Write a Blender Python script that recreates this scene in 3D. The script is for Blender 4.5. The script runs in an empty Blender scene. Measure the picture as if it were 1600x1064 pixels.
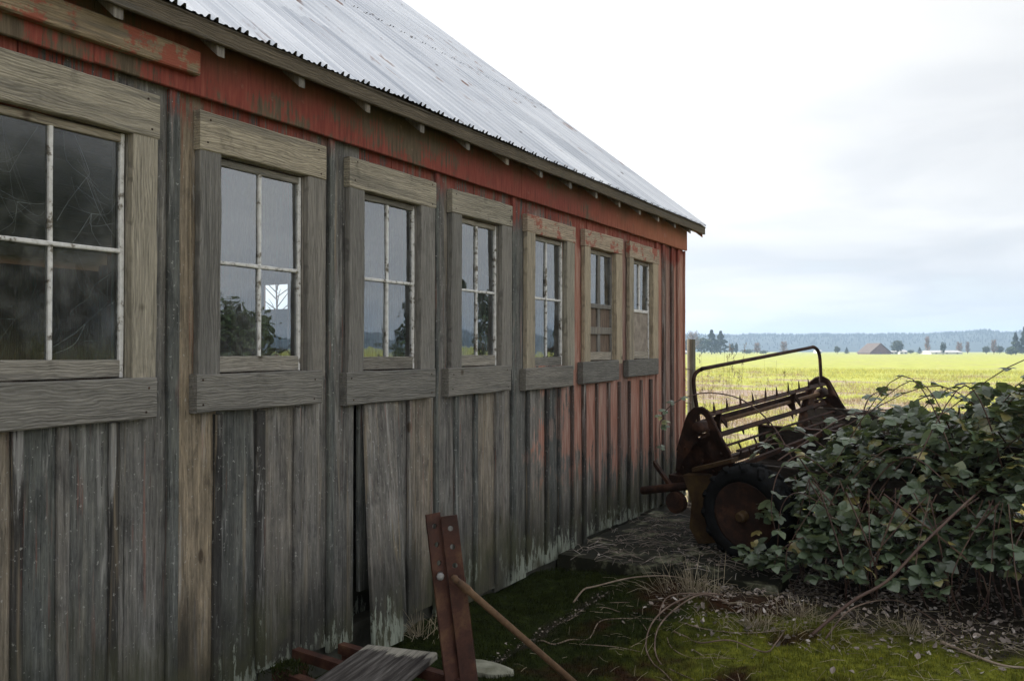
import bpy, math, random
import numpy as np
from mathutils import Vector, Matrix, noise as mnoise
R = random.Random(7)
rad = math.radians
scene = bpy.context.scene
COL = scene.collection

# ------------------------------------------------------------------ camera
CAM = Vector((3.16, 0.0, 1.72)); YAW = math.atan(765/1300); PITCH = math.atan(16/1300)
cam = bpy.data.cameras.new('camera'); camo = bpy.data.objects.new('camera', cam); COL.objects.link(camo)
cam.sensor_width = 36; cam.lens = 36*1300/1600; cam.clip_end = 20000; cam.clip_start = 0.05
camo.location = CAM; camo.rotation_euler = (math.pi/2 + PITCH, 0, YAW)
scene.camera = camo

# ------------------------------------------------------------------ sun, sky, exposure
SUN_EL, SUN_DIR = 30.0, Vector((-0.990, 0.14, 0)).normalized()
S3 = Vector((SUN_DIR.x*math.cos(rad(SUN_EL)), SUN_DIR.y*math.cos(rad(SUN_EL)), math.sin(rad(SUN_EL))))
sl = bpy.data.lights.new('sun', 'SUN'); sl.energy = 4.2; sl.angle = rad(0.5); sl.color = (1.0, 0.94, 0.84)
so = bpy.data.objects.new('sun', sl); COL.objects.link(so); so.rotation_euler = S3.to_track_quat('Z', 'Y').to_euler()
so.location = (-20, 5, 30)
scene.view_settings.view_transform = 'Standard'; scene.view_settings.look = 'None'
scene.view_settings.exposure = 1.38; scene.view_settings.gamma = 1.0

class G:
    """small helper for node graphs"""
    def __init__(s, tree): s.t = tree; s.n = tree.nodes; s.l = tree.links
    def node(s, typ, **kw):
        n = s.n.new(typ)
        for k, v in kw.items(): setattr(n, k, v)
        return n
    def put(s, sock, v):
        if isinstance(v, bpy.types.NodeSocket): s.l.new(v, sock)
        elif v is not None:
            if sock.type == 'RGBA' and hasattr(v, '__len__') and len(v) == 3: v = (*v, 1)
            sock.default_value = v
    def math(s, op, a, b=None, c=None, clamp=False):
        n = s.node('ShaderNodeMath', operation=op, use_clamp=clamp)
        s.put(n.inputs[0], a); s.put(n.inputs[1], b)
        if c is not None: s.put(n.inputs[2], c)
        return n.outputs[0]
    def vmath(s, op, a, b=None):
        n = s.node('ShaderNodeVectorMath', operation=op); s.put(n.inputs[0], a); s.put(n.inputs[1], b)
        return n.outputs['Value'] if op in ('DOT_PRODUCT', 'LENGTH') else n.outputs[0]
    def sep(s, v):
        n = s.node('ShaderNodeSeparateXYZ'); s.put(n.inputs[0], v); return n.outputs
    def comb(s, x, y, z):
        n = s.node('ShaderNodeCombineXYZ')
        for i, v in enumerate((x, y, z)): s.put(n.inputs[i], v)
        return n.outputs[0]
    def noise(s, v, scale=1.0, detail=4.0, rough=0.55, dist=0.0):
        n = s.node('ShaderNodeTexNoise'); s.put(n.inputs['Vector'], v)
        n.inputs['Scale'].default_value = scale; n.inputs['Detail'].default_value = detail
        n.inputs['Roughness'].default_value = rough; n.inputs['Distortion'].default_value = dist
        return n.outputs['Fac']
    def vor(s, v, scale, feature='F1'):
        n = s.node('ShaderNodeTexVoronoi', feature=feature); s.put(n.inputs['Vector'], v); n.inputs['Scale'].default_value = scale
        return n.outputs['Distance']
    def wave(s, v, scale, dist, detail=2, dscale=1.0, direction='Z'):
        n = s.node('ShaderNodeTexWave', wave_type='BANDS', bands_direction=direction); s.put(n.inputs['Vector'], v)
        n.inputs['Scale'].default_value = scale; n.inputs['Distortion'].default_value = dist
        n.inputs['Detail'].default_value = detail; n.inputs['Detail Scale'].default_value = dscale
        return n.outputs['Fac']
    def sm(s, v, a, b, to0=0.0, to1=1.0):
        n = s.node('ShaderNodeMapRange', interpolation_type='SMOOTHSTEP'); s.put(n.inputs[0], v)
        for i, q in enumerate((a, b, to0, to1)): s.put(n.inputs[i+1], q)
        return n.outputs[0]
    def lin(s, v, a, b, to0=0.0, to1=1.0):
        n = s.node('ShaderNodeMapRange'); s.put(n.inputs[0], v)
        for i, q in enumerate((a, b, to0, to1)): s.put(n.inputs[i+1], q)
        return n.outputs[0]
    def mix(s, f, a, b, mode='MIX'):
        n = s.node('ShaderNodeMix', data_type='RGBA', blend_type=mode)
        s.put(n.inputs[0], f); s.put(n.inputs[6], a); s.put(n.inputs[7], b); return n.outputs[2]
    def ramp(s, f, stops):
        n = s.node('ShaderNodeValToRGB'); s.put(n.inputs[0], f); e = n.color_ramp.elements
        while len(e) < len(stops): e.new(0.5)
        for el, (p, c) in zip(e, stops): el.position = p; el.color = (*c, 1)
        return n.outputs[0]
    def bump(s, h, strength=0.5, dist=0.01):
        n = s.node('ShaderNodeBump'); s.put(n.inputs['Height'], h); n.inputs['Strength'].default_value = strength
        n.inputs['Distance'].default_value = dist; return n.outputs[0]
    def pos(s): return s.node('ShaderNodeNewGeometry').outputs['Position']
    def attr(s, name): return s.node('ShaderNodeAttribute', attribute_name=name).outputs['Fac']

def material(name):
    m = bpy.data.materials.new(name); m.use_nodes = True; m.node_tree.nodes.clear()
    g = G(m.node_tree); g.out = g.node('ShaderNodeOutputMaterial'); return m, g
def principled(g, color, rough=0.85, metal=0.0, normal=None, spec=None):
    p = g.node('ShaderNodeBsdfPrincipled'); g.put(p.inputs['Base Color'], color); g.put(p.inputs['Roughness'], rough)
    g.put(p.inputs['Metallic'], metal)
    if normal is not None: g.put(p.inputs['Normal'], normal)
    if spec is not None: g.put(p.inputs['Specular IOR Level'], spec)
    return p.outputs[0]

# sky: Nishita air with a broken cloud deck, brightened opposite the sun to lift the barn wall
world = bpy.data.worlds.new('World'); scene.world = world; world.use_nodes = True
world.node_tree.nodes.clear(); g = G(world.node_tree)
wo = g.node('ShaderNodeOutputWorld'); bg = g.node('ShaderNodeBackground'); bg.inputs['Strength'].default_value = 0.1
sky = g.node('ShaderNodeTexSky', sky_type='NISHITA', sun_disc=False, sun_elevation=rad(SUN_EL), sun_rotation=math.atan2(SUN_DIR.x, SUN_DIR.y))
d = g.node('ShaderNodeTexCoord').outputs['Generated']; x, y, z = g.sep(d)[:3]
zz = g.math('ADD', g.math('MAXIMUM', z, 0.0), 0.10)
pl = g.comb(g.math('DIVIDE', x, zz), g.math('DIVIDE', y, zz), 0.0)
n1 = g.noise(pl, 0.9, 6, 0.55, 0.4); n2 = g.noise(g.vmath('ADD', pl, (7.3, 2.1, 0)), 0.35, 4, 0.5, 0.3)
toward = g.vmath('DOT_PRODUCT', d, tuple(S3))
lum = g.math('ADD', g.sm(toward, -0.85, 0.0, 6.8, 3.7), g.sm(toward, 0.15, 0.75, 0.0, 1.2))
shade = g.math('ADD', g.math('MULTIPLY', g.sm(n2, 0.36, 0.62), 0.55), g.math('MULTIPLY', g.sm(n1, 0.36, 0.64), 0.45))
lum = g.math('MULTIPLY', lum, g.lin(shade, 0, 1, 0.80, 1.06))
cl = g.node('ShaderNodeMix', data_type='RGBA', blend_type='MIX')
tint = g.mix(shade, (0.95, 0.97, 1.01), (1.0, 0.995, 0.98))
cloud = g.vmath('MULTIPLY', tint, g.comb(lum, lum, lum))
cover = g.sm(g.math('ADD', n1, g.math('MULTIPLY', n2, 0.5)), 0.50, 0.66, 0.84, 0.99)
g.put(bg.inputs['Color'], g.mix(cover, sky.outputs[0], cloud)); g.l.new(bg.outputs[0], wo.inputs[0])

# ------------------------------------------------------------------ helpers
def tag(o, label=None, cat=None, group=None, kind=None):
    if label: o['label'] = label
    if cat: o['category'] = cat
    if group: o['group'] = group
    if kind: o['kind'] = kind
    return o
def thing(name, loc, label, cat, group=None):
    o = bpy.data.objects.new(name, None); COL.objects.link(o); o.location = loc; o.empty_display_size = 0.1
    return tag(o, label, cat, group)

class MB:
    """collects geometry (world coordinates) and links it as ONE mesh object"""
    def __init__(s): s.v = []; s.f = []; s.r = []
    def face_rnd(s, n, r): s.r += [r]*n
    def loft(s, rings, r=None, caps=True, closed=True):
        r = R.random() if r is None else r; b = len(s.v); k = len(rings[0]); n0 = len(s.f)
        for ring in rings: s.v += [tuple(p) for p in ring]
        for i in range(len(rings)-1):
            for j in range(k if closed else k-1):
                j2 = (j+1) % k
                s.f.append((b+i*k+j, b+i*k+j2, b+(i+1)*k+j2, b+(i+1)*k+j))
        if caps:
            s.f.append(tuple(b+j for j in reversed(range(k)))); e = b+(len(rings)-1)*k; s.f.append(tuple(e+j for j in range(k)))
        s.r += [r]*(len(s.f)-n0)
    def plank(s, p0, p1, wv, tv, n=1, jit=0.0, ch=0.003, r=None):
        """board from p0 to p1 (centre line); wv, tv = half width / half thickness vectors; chamfered, slightly uneven edges"""
        p0, p1, wv, tv = map(Vector, (p0, p1, wv, tv)); W, T = wv.length, tv.length
        a, b = wv/W, tv/T; ch = min(ch, 0.45*W, 0.45*T); rings = []
        for i in range(n+1):
            c = p0.lerp(p1, i/n) + a*R.uniform(-jit, jit) + b*R.uniform(-jit, jit)*0.4
            w = W + R.uniform(-jit, jit); t = T
            rings.append([c+a*sx+b*sy for sx, sy in ((-w, -t+ch), (-w+ch, -t), (w-ch, -t), (w, -t+ch), (w, t-ch), (w-ch, t), (-w+ch, t), (-w, t-ch))])
        s.loft(rings, r)
    def box(s, x0, x1, y0, y1, z0, z1, r=None, ch=0.003):
        s.plank(((x0+x1)/2, (y0+y1)/2, z0), ((x0+x1)/2, (y0+y1)/2, z1), ((x1-x0)/2, 0, 0), (0, (y1-y0)/2, 0), 1, 0, ch, r)
    def tube(s, pts, rs, k=6, r=None, caps=True):
        pts = [Vector(p) for p in pts]; rs = rs if hasattr(rs, '__len__') else [rs]*len(pts); rings = []; up = Vector((0.13, 0.21, 0.97))
        for i, p in enumerate(pts):
            t = (pts[min(i+1, len(pts)-1)]-pts[max(i-1, 0)]).normalized()
            a = up.cross(t)
            if a.length < 1e-3: a = Vector((1, 0, 0)).cross(t)
            a.normalize(); b = t.cross(a); up = b
            rings.append([p+(a*math.cos(q)+b*math.sin(q))*rs[i] for q in (2*math.pi*j/k for j in range(k))])
        s.loft(rings, r, caps)
    def lathe(s, c, ax, prof, k=32, r=None, closed=False):
        c, ax = Vector(c), Vector(ax).normalized(); a = ax.cross(Vector((0, 0, 1))).normalized(); b = ax.cross(a)
        rings = [[c+ax*h+(a*math.cos(q)+b*math.sin(q))*rr for q in (2*math.pi*j/k for j in range(k))] for rr, h in prof]
        if closed: rings.append(rings[0])
        s.loft(rings, r, not closed)
    def prism(s, outline, holes, tv, r=None):
        """thin plate: outline list of Vectors (+ one hole of equal point count), thickness vector tv"""
        tv = Vector(tv); r = R.random() if r is None else r; b = len(s.v); n0 = len(s.f); k = len(outline)
        if not holes:
            s.v += [tuple(Vector(p)-tv) for p in outline]+[tuple(Vector(p)+tv) for p in outline]
            s.f.append(tuple(b+j for j in reversed(range(k)))); s.f.append(tuple(b+k+j for j in range(k)))
            for j in range(k): s.f.append((b+j, b+(j+1) % k, b+k+(j+1) % k, b+k+j))
        else:
            h = holes
            for sg in (-1, 1): s.v += [tuple(Vector(p)+tv*sg) for p in outline]+[tuple(Vector(p)+tv*sg) for p in h]
            o0, h0, o1, h1 = b, b+k, b+2*k, b+3*k
            for j in range(k):
                q = (j+1) % k
                s.f += [(o0+j, h0+j, h0+q, o0+q), (o1+j, o1+q, h1+q, h1+j), (o0+j, o0+q, o1+q, o1+j), (h0+j, h1+j, h1+q, h0+q)]
        s.r += [r]*(len(s.f)-n0)
    def build(s, name, mat, parent=None, smooth=False, **kw):
        me = bpy.data.meshes.new(name)
        off = Vector((0, 0, 0))
        p = parent
        while p is not None: off += p.location; p = p.parent
        if not parent:
            off = Vector(kw.pop('origin', (0, 0, 0)))
        v = np.array(s.v, dtype=np.float64) - np.array(off)
        me.from_pydata(v.tolist(), [], s.f); me.materials.append(mat)
        at = me.attributes.new('rnd', 'FLOAT', 'FACE'); at.data.foreach_set('value', np.array(s.r, dtype=np.float32))
        if smooth: me.polygons.foreach_set('use_smooth', [True]*len(me.polygons))
        me.update()
        o = bpy.data.objects.new(name, me); COL.objects.link(o)
        if parent: o.parent = parent
        else: o.location = off
        return tag(o, **kw) if kw else o

FWD = Vector((-math.sin(YAW), math.cos(YAW), 0)); RGT = Vector((math.cos(YAW), math.sin(YAW), 0))
_f = FWD*math.cos(PITCH)+Vector((0, 0, math.sin(PITCH))); _u = Vector((0, 0, math.cos(PITCH)))-FWD*math.sin(PITCH)
def ray(px, py): return _f + RGT*((px-800)/1300) - _u*((py-532)/1300)
def at(px, py, Z): return CAM + ray(px, py)*Z                                   # survey point at a distance
def gz(px, py, z=0.0): d = ray(px, py); return CAM + d*((z-CAM.z)/d.z)          # survey point on a level
def spline(pts, n=6):
    pts = [Vector(p) for p in pts]; out = []
    for i in range(len(pts)-1):
        a, b, c, d = pts[max(i-1, 0)], pts[i], pts[i+1], pts[min(i+2, len(pts)-1)]
        for k in range(n):
            t = k/n; out.append(0.5*((2*b)+(c-a)*t+(2*a-5*b+4*c-d)*t*t+(3*b-a-3*c+d)*t**3))
    return out+[pts[-1]]
def fbm(x, y, s): return mnoise.fractal(Vector((x*s, y*s, 1.7)), 1.0, 2.0, 4)
# ------------------------------------------------------------------ materials
def wood_common(g, axis, off=37.0):
    """position with a different offset on every board; returns (p, along, across) grain noises"""
    p = g.pos(); r = g.attr('rnd'); x, y, z = g.sep(p)[:3]
    o = g.math('MULTIPLY', r, off)
    if axis == 'Z': gv = g.comb(g.math('ADD', g.math('MULTIPLY', x, 25), o), g.math('ADD', g.math('MULTIPLY', y, 25), o), g.math('ADD', z, o))
    else: gv = g.comb(g.math('ADD', g.math('MULTIPLY', x, 25), o), g.math('ADD', y, o), g.math('ADD', g.math('MULTIPLY', z, 25), o))
    fine = g.noise(gv, 3.2, 7, 0.65, 0.25); broad = g.noise(gv, 0.55, 4, 0.55, 0.8)
    return p, r, (x, y, z), gv, fine, broad

def siding_material():
    m, g = material('weathered siding boards'); p, r, (x, y, z), gv, fine, broad = wood_common(g, 'Z')
    grey = g.ramp(fine, [(0.20, (0.045, 0.042, 0.039)), (0.38, (0.125, 0.119, 0.110)), (0.56, (0.19, 0.181, 0.168)), (0.80, (0.33, 0.315, 0.292))])
    grey = g.mix(1.0, grey, g.ramp(broad, [(0.25, (0.62, 0.62, 0.63)), (0.55, (1, 1, 1)), (0.8, (1.2, 1.15, 1.06))]), 'MULTIPLY')
    grey = g.mix(1.0, grey, g.ramp(r, [(0.0, (0.27, 0.27, 0.275)), (0.12, (0.60, 0.66, 0.67)), (0.35, (0.95, 0.95, 0.95)), (0.7, (1.0, 0.97, 0.93)), (0.9, (1.30, 1.14, 0.93)), (1.0, (1.55, 1.28, 0.92))]), 'MULTIPLY')
    mott = g.noise(g.vmath('MULTIPLY', p, (1, 4, 1.3)), 3.4, 6, 0.68, 0.5)
    grey = g.mix(1.0, grey, g.ramp(mott, [(0.30, (0.50, 0.50, 0.51)), (0.47, (1, 1, 1)), (0.68, (1.36, 1.33, 1.28))]), 'MULTIPLY')
    hair = g.noise(g.vmath('MULTIPLY', gv, (1, 1, 2.2)) , 11.0, 4, 0.7); grey = g.mix(1.0, grey, g.ramp(hair, [(0.32, (0.76, 0.76, 0.76)), (0.5, (1, 1, 1)), (0.68, (1.18, 1.18, 1.18))]), 'MULTIPLY')
    kn = g.vor(g.comb(g.math('MULTIPLY', x, 4), g.math('ADD', g.math('MULTIPLY', y, 4.5), g.math('MULTIPLY', r, 17)), g.math('MULTIPLY', z, 1.9)), 1.0); grey = g.mix(g.sm(kn, 0.085, 0.045, 0, 0.8), grey, (0.05, 0.034, 0.022))
    # knots and cracks
    cr = g.noise(gv, 9.0, 3, 0.6); grey = g.mix(g.sm(cr, 0.63, 0.70), grey, (0.02, 0.018, 0.016))
    # blond unweathered streaks
    st = g.noise(g.vmath('ADD', gv, (3.0, 9.0, 5.0)), 0.8, 3, 0.5, 0.6)
    grey = g.mix(g.math('MULTIPLY', g.sm(st, 0.60, 0.75), 0.55), grey, (0.34, 0.27, 0.18))
    bl = g.noise(g.comb(g.math('MULTIPLY', x, 9), g.math('ADD', g.math('MULTIPLY', y, 15), g.math('MULTIPLY', r, 21)), g.math('MULTIPLY', z, 1.1)), 1.0, 6, 0.7, 0.4)
    grey = g.mix(g.sm(bl, 0.55, 0.66, 0, 0.62), grey, g.ramp(fine, [(0.3, (0.20, 0.195, 0.185)), (0.6, (0.40, 0.39, 0.37))]))
    gm = g.noise(p, 55.0, 3, 0.6); grey = g.mix(g.math('MULTIPLY', g.sm(gm, 0.64, 0.70), 0.5), grey, (0.46, 0.46, 0.43))
    # old red paint: strong under the eaves, thin and sun-bleached on the far bays
    blot = g.noise(p, 2.2, 5, 0.6, 0.3)
    far = g.sm(g.math('ADD', y, g.math('MULTIPLY', g.math('SUBTRACT', blot, 0.5), 2.4)), 4.6, 7.0)
    low = g.sm(g.math('ADD', z, g.math('MULTIPLY', g.math('SUBTRACT', g.noise(g.vmath('MULTIPLY', p, (1, 3.5, 0.8)), 1.6, 4, 0.6), 0.5), 1.1)), 0.0, 1.05)
    eav = g.math('MULTIPLY', g.sm(g.math('ADD', z, g.math('MULTIPLY', g.math('SUBTRACT', blot, 0.5), 0.9)), 2.60, 2.80), g.sm(g.math('ABSOLUTE', g.math('SUBTRACT', r, 0.30)), 0.012, 0.022))
    wear = g.math('ADD', g.math('MULTIPLY', fine, 0.55), g.math('MULTIPLY', broad, 0.45))
    fk = g.math('ADD', g.math('ADD', g.math('MULTIPLY', wear, 0.6), g.math('MULTIPLY', mott, 0.4)), g.math('MULTIPLY', g.math('SUBTRACT', g.math('MULTIPLY', far, low), 1.0), 0.32))
    fm = g.sm(fk, 0.365, 0.405, 0, 0.92)
    fm = g.math('MULTIPLY', fm, g.lin(r, 0, 0.5, 0.12, 0.95))
    faded = g.ramp(fine, [(0.3, (0.21, 0.080, 0.055)), (0.48, (0.37, 0.165, 0.115)), (0.70, (0.50, 0.36, 0.30))])
    col = g.mix(fm, grey, faded)
    em = g.math('MULTIPLY', eav, g.sm(g.math('ADD', g.math('MULTIPLY', wear, 0.7), g.math('MULTIPLY', mott, 0.3)), 0.44, 0.49))
    col = g.mix(g.math('MULTIPLY', em, 0.9), col, g.ramp(fine, [(0.3, (0.14, 0.025, 0.018)), (0.6, (0.225, 0.050, 0.034)), (0.8, (0.31, 0.12, 0.085))]))
    thin = g.math('MULTIPLY', g.sm(g.noise(g.vmath('ADD', gv, (1, 4, 8)), 1.3, 4, 0.6), 0.60, 0.70), g.sm(z, 0.2, 0.9))
    col = g.mix(g.math('MULTIPLY', thin, 0.30), col, (0.33, 0.11, 0.07))
    # mildew and algae rising from the foot, then old whitewash flaking at the very bottom
    mil = g.math('ADD', z, g.math('MULTIPLY', g.math('SUBTRACT', g.noise(g.vmath('MULTIPLY', p, (1, 6, 1.2)), 1.5, 5, 0.6), 0.5), 1.1))
    col = g.mix(g.sm(mil, 0.80, 0.15, 0.0, 0.84), col, g.mix(g.sm(blot, 0.4, 0.62), (0.026, 0.026, 0.021), (0.050, 0.052, 0.026)))
    ww = g.math('ADD', g.math('MULTIPLY', g.noise(g.comb(g.math('MULTIPLY', x, 10), g.math('ADD', g.math('MULTIPLY', y, 26), g.math('MULTIPLY', r, 9)), g.math('MULTIPLY', z, 6.0)), 1.0, 6, 0.72), 1.0), g.math('MULTIPLY', z, -0.62))
    ww = g.math('MULTIPLY', g.sm(ww, 0.400, 0.450, 0, 0.85), g.sm(g.noise(p, 1.7, 3), 0.45, 0.56))
    col = g.mix(ww, col, g.ramp(fine, [(0.3, (0.13, 0.145, 0.115)), (0.6, (0.31, 0.34, 0.28))]))
    nrm = g.bump(g.math('ADD', fine, g.math('MULTIPLY', ww, 0.15)), 0.75, 0.012)
    g.l.new(principled(g, col, 0.88, 0, nrm, 0.25), g.out.inputs[0]); return m

def frieze_material():
    m, g = material('flaking barn red frieze'); p, r, (x, y, z), gv, fine, broad = wood_common(g, 'Z', 0.0)
    big = g.noise(g.vmath('MULTIPLY', p, (1, 1.1, 1.6)), 1.15, 5, 0.62, 0.5)
    fine2 = g.noise(g.comb(x, g.math('MULTIPLY', y, 60), g.math('MULTIPLY', z, 5)), 1.0, 5, 0.65)
    bare = g.ramp(fine2, [(0.3, (0.055, 0.040, 0.026)), (0.6, (0.13, 0.098, 0.062)), (0.85, (0.22, 0.17, 0.11))])
    red = g.ramp(fine2, [(0.3, (0.125, 0.024, 0.017)), (0.55, (0.205, 0.046, 0.031)), (0.85, (0.28, 0.090, 0.062))])
    org = g.ramp(fine2, [(0.3, (0.22, 0.065, 0.030)), (0.8, (0.36, 0.14, 0.075))])
    paint = g.mix(g.sm(y, 6.0, 8.6), red, org)
    keep = g.math('ADD', g.math('ADD', g.math('MULTIPLY', big, 0.55), g.math('MULTIPLY', fine2, 0.25)), g.math('MULTIPLY', g.noise(p, 7.0, 6, 0.7), 0.2))
    keep = g.math('ADD', keep, g.sm(y, 3.0, 7.0, 0.02, 0.09))
    col = g.mix(g.sm(keep, 0.487, 0.54), bare, paint)
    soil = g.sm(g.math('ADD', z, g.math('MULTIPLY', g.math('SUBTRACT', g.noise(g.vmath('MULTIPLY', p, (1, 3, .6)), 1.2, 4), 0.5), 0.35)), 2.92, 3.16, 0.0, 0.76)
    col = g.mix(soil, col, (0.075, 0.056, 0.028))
    col = g.mix(g.math('MULTIPLY', g.sm(g.noise(p, 4.5, 6, 0.7), 0.62, 0.70), 0.5), col, (0.30, 0.20, 0.15))
    g.l.new(principled(g, col, 0.8, 0, g.bump(fine2, 0.4, 0.006), 0.3), g.out.inputs[0]); return m

def trim_material(name, axis, tint, dirt=0.3, red=0.0):
    m, g = material(name); p, r, (x, y, z), gv, fine, broad = wood_common(g, axis, 23.0)
    o = g.math('MULTIPLY', r, 11.0)
    if axis == 'Y': wv = g.comb(x, g.math('ADD', g.math('MULTIPLY', y, 1.5), o), g.math('ADD', g.math('MULTIPLY', z, 5.0), o)); wd = 'Z'
    else: wv = g.comb(x, g.math('ADD', g.math('MULTIPLY', y, 5.0), o), g.math('ADD', g.math('MULTIPLY', z, 1.2), o)); wd = 'Y'
    ring = g.wave(wv, 4.6, 15.0, 4, 0.75, wd)
    t = tint
    base = g.ramp(fine, [(0.22, tuple(c*0.30 for c in t)), (0.42, tuple(c*0.72 for c in t)), (0.62, t), (0.85, tuple(min(0.62, c*1.35) for c in t))])
    base = g.mix(g.math('MULTIPLY', g.sm(ring, 0.55, 0.97), g.sm(g.noise(p, 3.2, 3), 0.35, 0.62, 0.12, 0.62)), base, tuple(c*0.40 for c in t))
    kn = g.vor(g.comb(g.math('MULTIPLY', x, 3), g.math('ADD', g.math('MULTIPLY', y, 3.0), o), g.math('ADD', g.math('MULTIPLY', z, 3.0), o)), 1.0); base = g.mix(g.sm(kn, 0.085, 0.03, 0, 0.85), base, (0.06, 0.045, 0.03))
    hair = g.noise(gv, 10.0, 4, 0.7); base = g.mix(1.0, base, g.ramp(hair, [(0.32, (0.6, 0.6, 0.6)), (0.5, (1, 1, 1)), (0.68, (1.22, 1.22, 1.22))]), 'MULTIPLY')
    base = g.mix(g.sm(broad, 0.46, 0.30, 0, 0.55), base, (0.085, 0.082, 0.076))
    grime = g.noise(p, 5.0, 5, 0.65); base = g.mix(g.sm(grime, 0.56, 0.70, 0, dirt), base, (0.05, 0.046, 0.038))
    base = g.mix(1.0, base, g.ramp(r, [(0, (0.78, 0.79, 0.80)), (0.6, (1, 1, 1)), (1, (1.12, 1.06, 0.98))]), 'MULTIPLY')
    if red: base = g.mix(g.sm(g.math('ADD', g.noise(p, 6.5, 6, 0.7), g.math('MULTIPLY', fine, 0.25)), 0.66-red*0.12, 0.74-red*0.12, 0, 0.8), base, (0.27, 0.055, 0.035))
    wp = g.noise(g.vmath('ADD', p, (4, 4, 4)), 9.0, 6, 0.75)
    base = g.mix(g.sm(wp, 0.68, 0.74, 0, 0.55), base, (0.5, 0.48, 0.44))
    g.l.new(principled(g, base, 0.85, 0, g.bump(g.math('ADD', fine, g.math('MULTIPLY', ring, -0.5)), 0.5, 0.006), 0.3), g.out.inputs[0]); return m

def sash_material():
    m, g = material('peeling white sash paint'); p, r, (x, y, z), gv, fine, broad = wood_common(g, 'Z', 9.0)
    k = g.noise(p, 28, 5, 0.7); keep = g.math('ADD', g.math('MULTIPLY', k, 0.6), g.math('MULTIPLY', g.noise(p, 6, 3), 0.4))
    wood = g.ramp(fine, [(0.3, (0.07, 0.06, 0.048)), (0.7, (0.24, 0.21, 0.165))])
    wht = g.ramp(k, [(0.3, (0.42, 0.41, 0.39)), (0.6, (0.66, 0.65, 0.63))])
    col = g.mix(g.sm(keep, 0.40, 0.47), wood, wht)
    g.l.new(principled(g, col, 0.75, 0, g.bump(keep, 0.4, 0.004), 0.3), g.out.inputs[0]); return m

def glass_material(name, dust, seed, ior=2.5, rough=0.012):
    m, g = material(name); p = g.vmath('ADD', g.pos(), (seed, seed*1.3, seed*0.7))
    wob = g.noise(p, 5.5, 2, 0.5); nrm = g.bump(wob, 0.018, 0.05)
    fr = g.node('ShaderNodeFresnel'); fr.inputs['IOR'].default_value = ior; g.put(fr.inputs['Normal'], nrm)
    tr = g.node('ShaderNodeBsdfTransparent'); tr.inputs['Color'].default_value = (0.86, 0.90, 0.89, 1)
    gl = g.node('ShaderNodeBsdfGlossy'); gl.inputs['Roughness'].default_value = rough; gl.inputs['Color'].default_value = (0.93, 0.97, 1, 1); g.put(gl.inputs['Normal'], nrm)
    df = g.node('ShaderNodeBsdfDiffuse'); df.inputs['Color'].default_value = (0.44, 0.45, 0.44, 1)
    a = g.node('ShaderNodeMixShader'); g.l.new(fr.outputs[0], a.inputs[0]); g.l.new(tr.outputs[0], a.inputs[1]); g.l.new(gl.outputs[0], a.inputs[2])
    du = g.math('ADD', g.math('MULTIPLY', g.sm(g.noise(p, 4.2, 6, 0.68), 0.40, 0.78), dust), g.sm(g.noise(p, 70, 2, 0.6), 0.66, 0.76, 0.02, 0.02+dust*0.6))
    b = g.node('ShaderNodeMixShader'); g.l.new(du, b.inputs[0]); g.l.new(a.outputs[0], b.inputs[1]); g.l.new(df.outputs[0], b.inputs[2])
    g.l.new(b.outputs[0], g.out.inputs[0]); return m

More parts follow.
